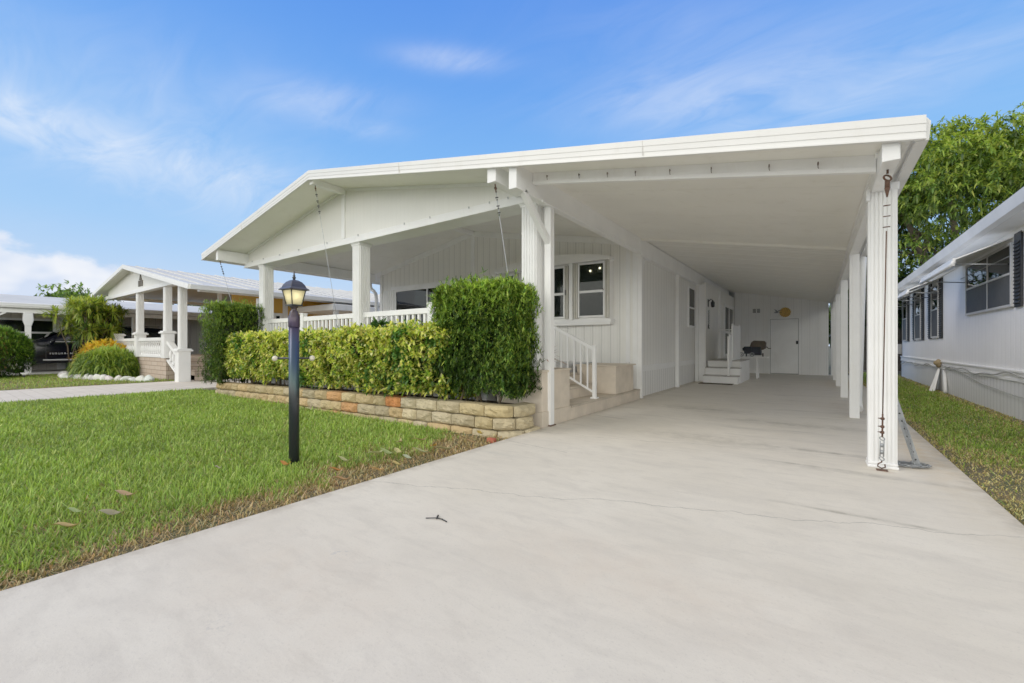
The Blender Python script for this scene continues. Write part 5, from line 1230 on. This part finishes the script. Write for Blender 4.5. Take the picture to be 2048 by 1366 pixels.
m = MB(); m.prism([(2.10, 2.93), (NX + 4, 3.55), (NX + 8.4, 2.93), (NX + 8.4, 2.85), (NX + 4, 3.47), (2.10, 2.85)], 'y', 2.6, 20.9); m.build('roof', mat_nbroof, B)
m = MB(); m.prism([(2.09, 2.76), (2.03, 2.80), (2.00, 2.95), (2.03, 2.965), (2.10, 2.94), (2.0995, 2.76)], 'y', 2.6, 20.9); m.build('eave_gutter', simple('gutter_grey', (.66, .66, .65), .5, .1, 2, dirt=((.5, .5, .47), .4)), B)
m = MB(); m.box(2.10, NX - .003, 2.7, 20.8, 2.78, 2.80); m.box(NX - .02, NX - .002, 2.7, 20.4, 2.70, 2.779); m.build('soffit', mat_white, B)
m = MB(); m.prism([(NX + .02, 2.99), (NX + 4, 3.46), (NX + 8, 2.99)], 'y', 20.3, 20.38); m.build('gable', mat_nbside, B)
mat_scr = simple('window_screen', (.05, .052, .055), .7, .15, 8)
def nbwin(y0, y1, z0, z1, rail, mull, shut, first=False):
    w = window(B, 'x', NX, y0, y1, z0, z1, -1, .04, rail, mull, mat=simple('alu_frame', (.50, .50, .50), .4, .1), gl=mat_glassd, dep=.045)
    s = MB(); s.box(NX - .036, NX - .030, y0 + .04, y1 - .04, z0 + .04, rail - .02); s.build('screen', mat_scr, w)
    for a, b in shut:
        s = MB(); s.box(NX - .03, NX - .002, a, b, z0 - .02, z1 + .10)
        k = int((z1 - z0) / .055)
        for i in range(k): z = z0 + .03 + i * .055; s.prism([(NX - .0305, z), (NX - .052, z + .008), (NX - .0305, z + .045)], 'y', a + .03, b - .03)
        s.build('shutter', mat_black, w, bevel=.004)
nbwin(9.68, 12.15, 1.64, 2.62, 2.15, (10.82,), ((9.33, 9.60),))
nbwin(14.55, 15.35, 1.24, 2.56, 1.95, (), ((14.22, 14.50), (15.42, 15.75)))
nbwin(16.75, 17.65, 1.22, 2.56, 1.95, (), ((16.42, 16.70), (17.72, 18.05)))
nbwin(19.1, 19.95, 1.20, 2.56, 1.95, (), ((18.78, 19.05),))
def awning(y0, y1, xo, zo, zh=2.69):
    m = MB(); m.add([(NX - .01, y0, zh), (NX - .01, y1, zh), (xo, y1 - .12, zo), (xo, y0 + .12, zo), (NX - .01, y0, zh + .018), (NX - .01, y1, zh + .018), (xo, y1 - .12, zo + .018), (xo, y0 + .12, zo + .018)],
                    [(0, 1, 2, 3), (7, 6, 5, 4), (0, 3, 7, 4), (1, 0, 4, 5), (2, 1, 5, 6), (3, 2, 6, 7)])
    n = 9
    for i in range(1, n): y = y0 + (y1 - y0) * i / n; m.bar((NX - .02, y, zh + .022), (xo + .01, y, zo + .022), .035, .012)
    a = m.build('awning', mat_white, B)
    m = MB(); m.path([(xo, y0 + .12, zo - .02), (xo - .02, y0 + .13, zo - .07), (xo - .02, y1 - .13, zo - .07), (xo, y1 - .12, zo - .02)], .03, 8); m.prism([(xo - .02, zo + .03), (xo + .02, zo + .03), (xo + .005, zo - .09), (xo - .02, zo - .09)], 'y', y0 + .12, y1 - .12); m.build('valance', mat_white, a)
    for y in (y0 + .25, y1 - .25): m = MB(); m.tube((NX - .02, y - .1, zh - .38), (xo + .03, y, zo - .05), .011, 8); m.build('awning_arm', mat_steel, a)
    m = MB(); m.tube((NX - .03, y0 + .05, zh - .27), (NX - .03, y1 - .05, zh - .27), .008, 6); m.build('tie_bar', mat_steel, a)
awning(9.72, 12.6, 1.80, 2.44); awning(14.2, 15.9, 1.82, 2.42); awning(16.4, 18.2, 1.82, 2.42); awning(18.7, 20.3, 1.82, 2.42)
rr = random.Random(3)
m = MB(); pts = []
for i in range(90): y = 5 + i * .17; pts.append((NX - .05, y, .60 + .035 * math.sin(y * 2.1) + .02 * math.sin(y * 5.3) - .012 * (y - 9)))
m.path(pts, .012, 6); pts = [(NX - .05, 14.6, .60), (NX - .045, 12.6, .52), (NX - .04, 11.0, .36), (NX - .04, 9.4, .30), (NX - .04, 7.5, .32)]; m.path(pts, .009, 6); m.build('conduit_cable', simple('cable_grey', (.40, .40, .38), .6, .2, 10), B)
m = MB(); m.box(NX - .10, NX + .25, 20.5, 20.75, .75, 1.10); m.build('meter_box', simple('meter_grey', (.5, .5, .5), .5, .15), B, bevel=.01)
t = thing('tapered_panel', 'white tapered metal panel leaning on the skirt of the right hand home', 'panel', (2.3, 14.2, 0))
m = MB(); m.add([(2.30, 14.75, -.03), (2.14, 14.02, -.03), (2.36, 14.38, .52), (2.39, 14.52, .52), (2.40, 14.75, -.03), (2.24, 14.02, -.03), (2.40, 14.38, .54), (2.41, 14.52, .54)], [(0, 1, 2, 3), (7, 6, 5, 4), (0, 3, 7, 4), (1, 0, 4, 5), (2, 1, 5, 6), (3, 2, 6, 7)]); m.build('panel', mat_white, t)
m = MB(); m.path([(2.39, 13.95, .50), (2.36, 13.7, .2), (2.34, 13.55, -.02)], .032, 8); m.build('pipe', mat_white, t)
m = MB(); m.ball((2.36, 14.35, .62), .105, 14, 10, (.55, 1.1, 1)); m.ball((2.32, 14.30, .63), .06, 10, 8); tag(m.build('float_ball', simple('tan_foam', (.30, .22, .11), .95, .3, 25, .6, 60), None, (2.36, 14.35, .55)), 'round tan object sitting on top of the white tapered panel', 'ball')
t = thing('wood_fence', 'dark weathered wooden fence panel beyond the end of the right hand home', 'fence', (2.2, 23.6, 0))
m = MB()
for i in range(24): x = .9 + i * .145; m.box(x, x + .138, 23.6, 23.62, 0, 1.75 + .02 * math.sin(i * 3))
m.build('boards', simple('fence_wood', (.05, .04, .03), .9, .4, 8), t)
m = MB()
for x in (1.2, 2.6, 4.0): m.box(x, x + .09, 23.621, 23.71, 0, 1.8)
m.build('post', mat_wood, t)

# ------------------------------------------------------------------ neighbour on the left: gabled porch with turned balusters
G = thing('neighbour_home', 'white gabled home on the left with turned balusters, stone base and gold side wall', 'mobile home', (-19, 5, 0))
RX2, RZ2 = -19.47, 3.84; mat_roofg = simple('weathered_roof', (.62, .62, .61), .6, .12, 1.2, dirt=((.34, .33, .31), .4))
def zt2(x): return RZ2 - (.156 * (RX2 - x) if x < RX2 else .192 * (x - RX2))
def strip2(m, x0, x1, y0, y1, dt, db):
    xs = [x0] + ([RX2] if x0 < RX2 < x1 else []) + [x1]
    m.prism([(x, zt2(x) - dt) for x in xs] + [(x, zt2(x) - db) for x in reversed(xs)], 'y', y0, y1)
m = MB(); strip2(m, -23.98, -13.42, 4.2, 19, .01, .08)
for i in range(24): strip2(m, RX2 + .05, -13.44, 4.5 + i * .6, 4.53 + i * .6, -.02, .012)
m.build('roof', mat_roofg, G)
m = MB(); strip2(m, -23.95, -13.45, 4.2, 18.9, .083, .10); m.build('soffit', simple('nb_soffit', (.62, .61, .55), .6, .05), G)
m = MB(); strip2(m, -24.0, -13.4, 4.16, 4.2, 0, .06); strip2(m, -24.0, -13.4, 4.15, 4.2, .061, .14); m.prism([(-13.42, 2.54), (-13.36, 2.54), (-13.34, 2.66), (-13.42, 2.69)], 'y', 4.2, 19); m.prism([(-23.98, 3.0), (-24.04, 3.0), (-24.05, 3.12), (-23.98, 3.14)], 'y', 4.2, 19); m.build('fascia', mat_fascia, G)
m = MB(); m.prism([(-22.9, 2.98), (-22.9, zt2(-22.9) - .1), (RX2, RZ2 - .1), (-16.3, zt2(-16.3) - .1), (-16.3, 2.98)], 'y', 4.47, 4.5); m.build('gable_panel', mat_gable, G)
m = MB(); m.box(-23.0, -14.9, 4.42, 4.62, 2.86, 2.98); m.box(-16.36, -16.24, 4.45, 4.4695, 2.981, zt2(-16.3) - .1); m.box(-14.1, -13.95, 4.6, 12, 2.56, 2.66); m.box(-23.3, -23.15, 4.22, 12, 2.9, 3.03); m.build('porch_beam', mat_post, G)
mat_emb = simple('gable_emblem', (.10, .085, .06), .7, .3, 20)
m = MB(); m.prism([(-18.83, 3.28), (-18.57, 3.28), (-18.70, 3.47)], 'y', 4.445, 4.465); m.prism([(-18.92, 3.06), (-18.73, 3.06), (-18.73, 3.26), (-18.92, 3.26)], 'y', 4.445, 4.465); m.prism([(-18.68, 3.06), (-18.47, 3.06), (-18.47, 3.26), (-18.68, 3.26)], 'y', 4.445, 4.465); m.build('gable_emblem', mat_emb, G)
def stonebase():
    m, nt = nt_of('stone_veneer'); pos = POS(nt); s = nt.nodes.new('ShaderNodeSeparateXYZ'); lk(nt, pos, s.inputs[0]); c = nt.nodes.new('ShaderNodeCombineXYZ')
    lk(nt, M_(nt, 'ADD', s.outputs[0], s.outputs[1]), c.inputs[0]); lk(nt, s.outputs[2], c.inputs[1])
    b = nt.nodes.new('ShaderNodeTexBrick'); lk(nt, c.outputs[0], b.inputs['Vector']); b.inputs['Color1'].default_value = (.47, .36, .27, 1); b.inputs['Color2'].default_value = (.52, .42, .33, 1); b.inputs['Mortar'].default_value = (.20, .14, .10, 1)
    b.inputs['Scale'].default_value = 1; b.inputs['Brick Width'].default_value = .55; b.inputs['Row Height'].default_value = .135; b.inputs['Mortar Size'].default_value = .010; b.offset = .37
    n = NOISE(nt, pos, 6, 5); finish(nt, MIX(nt, MAP(nt, n, .4, .7, 0, .4), b.outputs['Color'], (.40, .31, .24)), .85, b.outputs['Fac'], -.4, .015); return m
mat_ven = stonebase()
m = MB(); m.box(-22.6, -16.32, 4.5, 8.5, -.05, .66); m.build('porch_base', mat_ven, G)
m = MB()
for i in range(4): m.box(-16.318, -16.2 + .30 * (4 - i), 4.92, 6.6, -.05, .165 * (i + 1) - .02)
m.build('porch_step', mat_ven, G)
for x, z0 in ((-19.15, 1.5), (-16.36, 1.5), (-15.10, .96)): fluted('porch_post', x, 4.56, z0, 2.86, .17, .17, G, 4, cap=False)
def pier(x, z0, z1, w=.27):
    m = MB(); m.box(x - w / 2, x + w / 2, 4.56 - w / 2, 4.56 + w / 2, z0, z1 - .08); m.box(x - w / 2 - .05, x + w / 2 + .05, 4.56 - w / 2 - .05, 4.56 + w / 2 + .05, z1 - .08, z1 - .03); m.box(x - w / 2 - .02, x + w / 2 + .02, 4.56 - w / 2 - .02, 4.56 + w / 2 + .02, z1 - .03, z1); return m.build('pier', mat_post, G, bevel=.008)
for x in (-21.9, -19.15, -16.36): pier(x, .66, 1.5)
pier(-15.10, -.05, .96, .30)
BP = [(.048, 0), (.048, .05), (.024, .07), (.038, .12), (.052, .20), (.042, .28), (.020, .36), (.028, .38), (.020, .40), (.04, .44), (.04, .48)]
def balus(x0, x1, n, za, zb_):
    m = MB(); dx = x1 - x0; rise = zb_ - za
    m.prism([(x0, za + .58), (x1, zb_ + .58), (x1, zb_ + .48), (x0, za + .48)], 'y', 4.48, 4.64); m.prism([(x0, za), (x1, zb_), (x1, zb_ - .05), (x0, za - .05)], 'y', 4.48, 4.64)
    r = m.build('balustrade', mat_post, G, bevel=.006)
    for i in range(n): f = (i + .5) / n; m = MB(); m.lathe(BP, (x0 + dx * f, 4.56, za + rise * f), 10); m.build('baluster', mat_post, r)
balus(-21.75, -19.29, 12, .72, .72); balus(-19.0, -16.5, 12, .72, .72); balus(-16.2, -15.26, 4, .62, .18)
m = MB(); m.box(-16.42, -16.30, 6.35, 18, .0, 2.95); m.box(-22.6, -16.42, 8.5, 8.6, .66, 3.1); m.build('wall', mat_gold, G)
m = MB(); m.box(-16.298, -16.28, 8.02, 8.2, 0, 2.8); m.box(-16.31, -16.285, 12.2, 18, 0, 2.9); m.build('wall_trim', mat_white, G)
window(G, 'x', -16.30, 7.2, 7.62, 1.0, 2.15, 1, .06, 1.5, blind=None); w = window(G, 'x', -16.30, 7.66, 8.0, .66, 2.25, 1, .10, None); w.name = 'side_door'
m = MB(); m.box(-15.9, -13.3, 8.2, 14, 2.26, 2.44); m.box(-15.9, -13.34, 8.25, 14, 2.441, 2.47); m.build('side_roof', mat_white, G)
squarepost('side_post', -13.6, 8.5, 0, 2.26, .14, G); squarepost('side_post', -13.6, 6.0, 0, 2.45, .12, G); squarepost('side_post', -17.0, 6.2, .66, 2.95, .1, G)
m = MB(); m.box(-17.0, -15.2, 6.7, 6.74, 1.20, 1.24); m.box(-15.3, -15.26, 6.7, 6.74, .1, 1.24); m.box(-16.1, -16.06, 6.7, 6.74, .6, 1.2); m.build('step_railing', mat_white, G)
m = MB(); pts = [(9.7, 1.2), (9.7, 2.05), (9.9, 2.12), (10.2, 2.05), (10.5, 1.75), (10.8, 1.62), (11.2, 1.58), (11.2, 1.2)]; m.prism(pts, 'x', -13.3, -13.2); m.box(-13.28, -13.22, 9.75, 9.81, 0, 1.25); m.box(-13.28, -13.22, 11.1, 11.16, 0, 1.25)
tag(m.build('garden_screen', mat_white, None, (-13.25, 10.4, 0)), 'white curved top garden screen seen past the middle porch post', 'screen')

# ------------------------------------------------------------------ third home with the long low carport
K = thing('neighbour_home', 'long low white roofed home with open carport behind the dark car', 'mobile home', (-28, 6, 0))
m = MB(); m.prism([(-24.25, 2.62), (-29, 3.3), (-33, 2.7), (-33, 2.6), (-29, 3.2), (-24.25, 2.52)], 'y', -3, 22); m.build('roof', mat_roofg, K)
m = MB(); m.prism([(-24.45, 2.50), (-27.15, 2.885), (-27.15, 2.875), (-24.45, 2.49)], 'y', -2.9, 21.9); m.build('soffit', mat_soffit, K)
m = MB(); m.prism([(-24.2, 2.44), (-24.12, 2.47), (-24.10, 2.62), (-24.2, 2.66), (-24.249, 2.66), (-24.249, 2.44)], 'y', -3, 22); m.prism([(-24.18, 2.50), (-24.095, 2.52), (-24.09, 2.53), (-24.18, 2.53)], 'y', -3, 22); m.build('fascia', mat_fascia, K)
m = MB(); m.box(-24.42, -24.3, -2.9, 22, 2.28, 2.43); m.build('carport_beam', mat_post, K)
for y in (.3, 1.35, 2.5, 5.6, 8.9, 12.0): squarepost('carport_post', -24.36, y, 0, 2.28, .15, K)
m = MB(); m.prism([(2.38, 2.28), (2.62, 2.28), (2.64, 2.0), (2.58, 1.78), (2.43, 1.78), (2.36, 2.0)], 'x', -24.46, -24.27); m.build('post_bracket', mat_post, K, bevel=.02)
m = MB(); m.bar((-24.36, 1.42, 1.95), (-24.36, 1.95, 2.28), .06, .06); m.build('brace', mat_post, K)
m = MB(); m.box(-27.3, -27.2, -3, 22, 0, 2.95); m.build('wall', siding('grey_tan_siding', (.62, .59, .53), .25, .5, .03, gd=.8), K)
mat_slate = simple('slate_panel', (.22, .245, .27), .6, .15, 3)
m = MB(); m.box(-27.198, -27.17, -3, 1.6, 0, 2.7); m.build('wall_panel', mat_slate, K); m = MB(); m.box(-27.198, -27.17, 3.9, 4.9, 0, 2.7); m.build('wall_panel', mat_slate, K)
m = MB(); m.box(-27.198, -27.15, 3.65, 3.9, 0, 2.7); m.box(-27.198, -27.15, 4.9, 5.2, 0, 2.7); m.build('wall_trim', mat_white, K)
window(K, 'x', -27.2, 1.7, 3.6, .9, 2.2, 1, .09, 1.6, blind=(1.0, 2.12))  # blind added to lighten the glass in place of its pale reflection

# ------------------------------------------------------------------ dark sport utility vehicle, nose towards the street
SX = -25.9
V = thing('parked_car', 'large black navy sport utility vehicle parked under the low carport on the left', 'car', (SX, 4.4, 0))
mat_paint = simple('car_paint', (.005, .006, .012), .14, .1, 2, spec=.35); mat_cglass = simple('car_glass', (.010, .013, .016), .04, .1, 2, spec=.8); mat_trim = simple('bright_trim', (.70, .71, .73), .3, .05, 4)
# y, bottom, belt, top, half width, half width at the top
SEC = [(1.35, .48, .92, 1.02, .86, .70), (1.55, .36, 1.00, 1.12, .97, .80), (2.3, .34, 1.10, 1.20, 1.02, .84), (2.75, .34, 1.16, 1.23, 1.03, .80), (3.05, .34, 1.19, 1.36, 1.03, .78), (3.75, .34, 1.20, 1.78, 1.03, .74), (4.2, .34, 1.21, 1.86, 1.03, .74), (5.4, .34, 1.22, 1.90, 1.03, .74), (6.6, .36, 1.24, 1.87, 1.02, .73), (7.0, .40, 1.24, 1.80, 1.0, .71), (7.25, .46, 1.2, 1.30, .97, .80), (7.32, .55, 1.05, 1.10, .93, .78)]
def ring(y, zb, zl, zt, hw, ht):
    h = [(hw * .88, zb), (hw * .985, zb + .10), (hw, zb + .30), (hw * .99, zl - .18), (hw * .955, zl), (ht + (hw * .93 - ht) * .25, zl + (zt - zl) * .75), (ht, zt - .03), (ht * .8, zt), (0, zt + .015)]
    return [(SX + a, y, z) for a, z in h] + [(SX - a, y, z) for a, z in reversed(h[:-1])]
m = MB(); R_s = [ring(*s) for s in SEC]; n = len(R_s[0]); m.add([p for r in R_s for p in r], [(i * n + k, i * n + (k + 1) % n, (i + 1) * n + (k + 1) % n, (i + 1) * n + k) for i in range(len(SEC) - 1) for k in range(n)] + [tuple(reversed(range(n))), tuple((len(SEC) - 1) * n + k for k in range(n))], True)
o = m.build('body', mat_paint, V)
mm = o.modifiers.new('edges', 'EDGE_SPLIT'); mm.split_angle = math.radians(38)
def side_pt(y, f):
    """point on the right hand greenhouse side: f=0 belt, 1 roof"""
    for a, b in zip(SEC, SEC[1:]):
        if a[0] <= y <= b[0]:
            t_ = (y - a[0]) / (b[0] - a[0]); L_ = [p + (q - p) * t_ for p, q in zip(a, b)]
            zl, zt, hw, ht = L_[2], L_[3], L_[4], L_[5]; x0_, x1_ = hw * .955, ht + (hw * .93 - ht) * .25
            return (SX + x0_ + (x1_ - x0_) * f / .75 + .006, y, zl + (zt - zl) * f)
for y0, y1 in ((3.55, 4.55), (4.62, 5.62), (5.70, 6.75)):
    m = MB(); k = 6; vs = []
    for i in range(k + 1): y = y0 + (y1 - y0) * i / k; vs += [side_pt(y, .06), side_pt(y, .70)]
    m.add(vs, [(2 * i, 2 * i + 2, 2 * i + 3, 2 * i + 1) for i in range(k)], True); m.build('side_window', mat_cglass, V)
m = MB(); m.quad((SX - .80, 3.04, 1.385), (SX + .80, 3.04, 1.385), (SX + .70, 3.70, 1.785), (SX - .70, 3.70, 1.785)); m.build('windshield', mat_cglass, V)
m = MB(); vs = []
for i in range(15): y = 3.15 + 3.6 * i / 14; p = side_pt(y, .015); vs.append((p[0] + .004, y, p[2]))
m.path(vs, .016, 6); m.box(SX + 1.026, SX + 1.045, 2.95, 6.1, .455, .50); m.box(SX + .99, SX + 1.02, 2.30, 2.55, 1.06, 1.085); m.build('chrome_trim', mat_trim, V)
for y0, y1 in ((3.02, 4.55), (4.62, 5.75)):
    m = MB(); m.box(SX + 1.028, SX + 1.0315, y0, y0 + .012, .45, 1.18); m.box(SX + 1.028, SX + 1.0315, y1, y1 + .012, .45, 1.18); m.build('door_seam', mat_dark, V)
    m = MB(); m.box(SX + 1.03, SX + 1.055, y1 - .28, y1 - .06, 1.02, 1.055); m.build('door_handle', mat_chrome, V, bevel=.008)
m = MB(); m.ball((SX + 1.17, 3.20, 1.25), .13, 12, 8, (1.0, .55, .75)); m.bar((SX + .98, 3.2, 1.19), (SX + 1.1, 3.2, 1.21), .05, .05); m.build('side_mirror', mat_paint, V)
m = MB(); m.bar((SX + .70, 3.9, 1.90), (SX + .70, 6.7, 1.92), .03, .03); m.build('roof_rail', mat_dark, V)
for x, s in ((SX + .92, 1), (SX - .92, -1)):
    for y in (2.25, 6.0):
        m = MB(); m.path([(x - .13, y, .38), (x - .12, y, .38), (x + .12, y, .38), (x + .13, y, .38)], [.34, .38, .38, .34], 24); w = m.build('wheel', mat_rubber, V)
        m = MB(); m.path([(x + s * .10, y, .38), (x + s * .135, y, .38)], [.25, .24], 20); m.build('rim', mat_chrome, w)
m = MB(); m.box(SX + .6, SX + .92, 1.33, 1.42, .78, .92); m.build('headlight', mat_chrome, V, bevel=.02)
cu_ = bpy.data.curves.new('badge', 'FONT'); cu_.body = 'SUBURBAN'; cu_.size = .095; cu_.space_character = 1.5; cu_.extrude = .003
to = bpy.data.objects.new('badge_tmp', cu_); COL.objects.link(to); bpy.context.view_layer.update()
me_ = bpy.data.meshes.new_from_object(to.evaluated_get(bpy.context.evaluated_depsgraph_get())); bpy.data.objects.remove(to)
me_.materials.clear(); me_.materials.append(mat_trim); bo = bpy.data.objects.new('door_badge', me_); link(bo, V)
bo.rotation_euler = (PI / 2, 0, PI / 2); bo.location = Vector((SX + 1.036, 3.12, .70)) - V.location
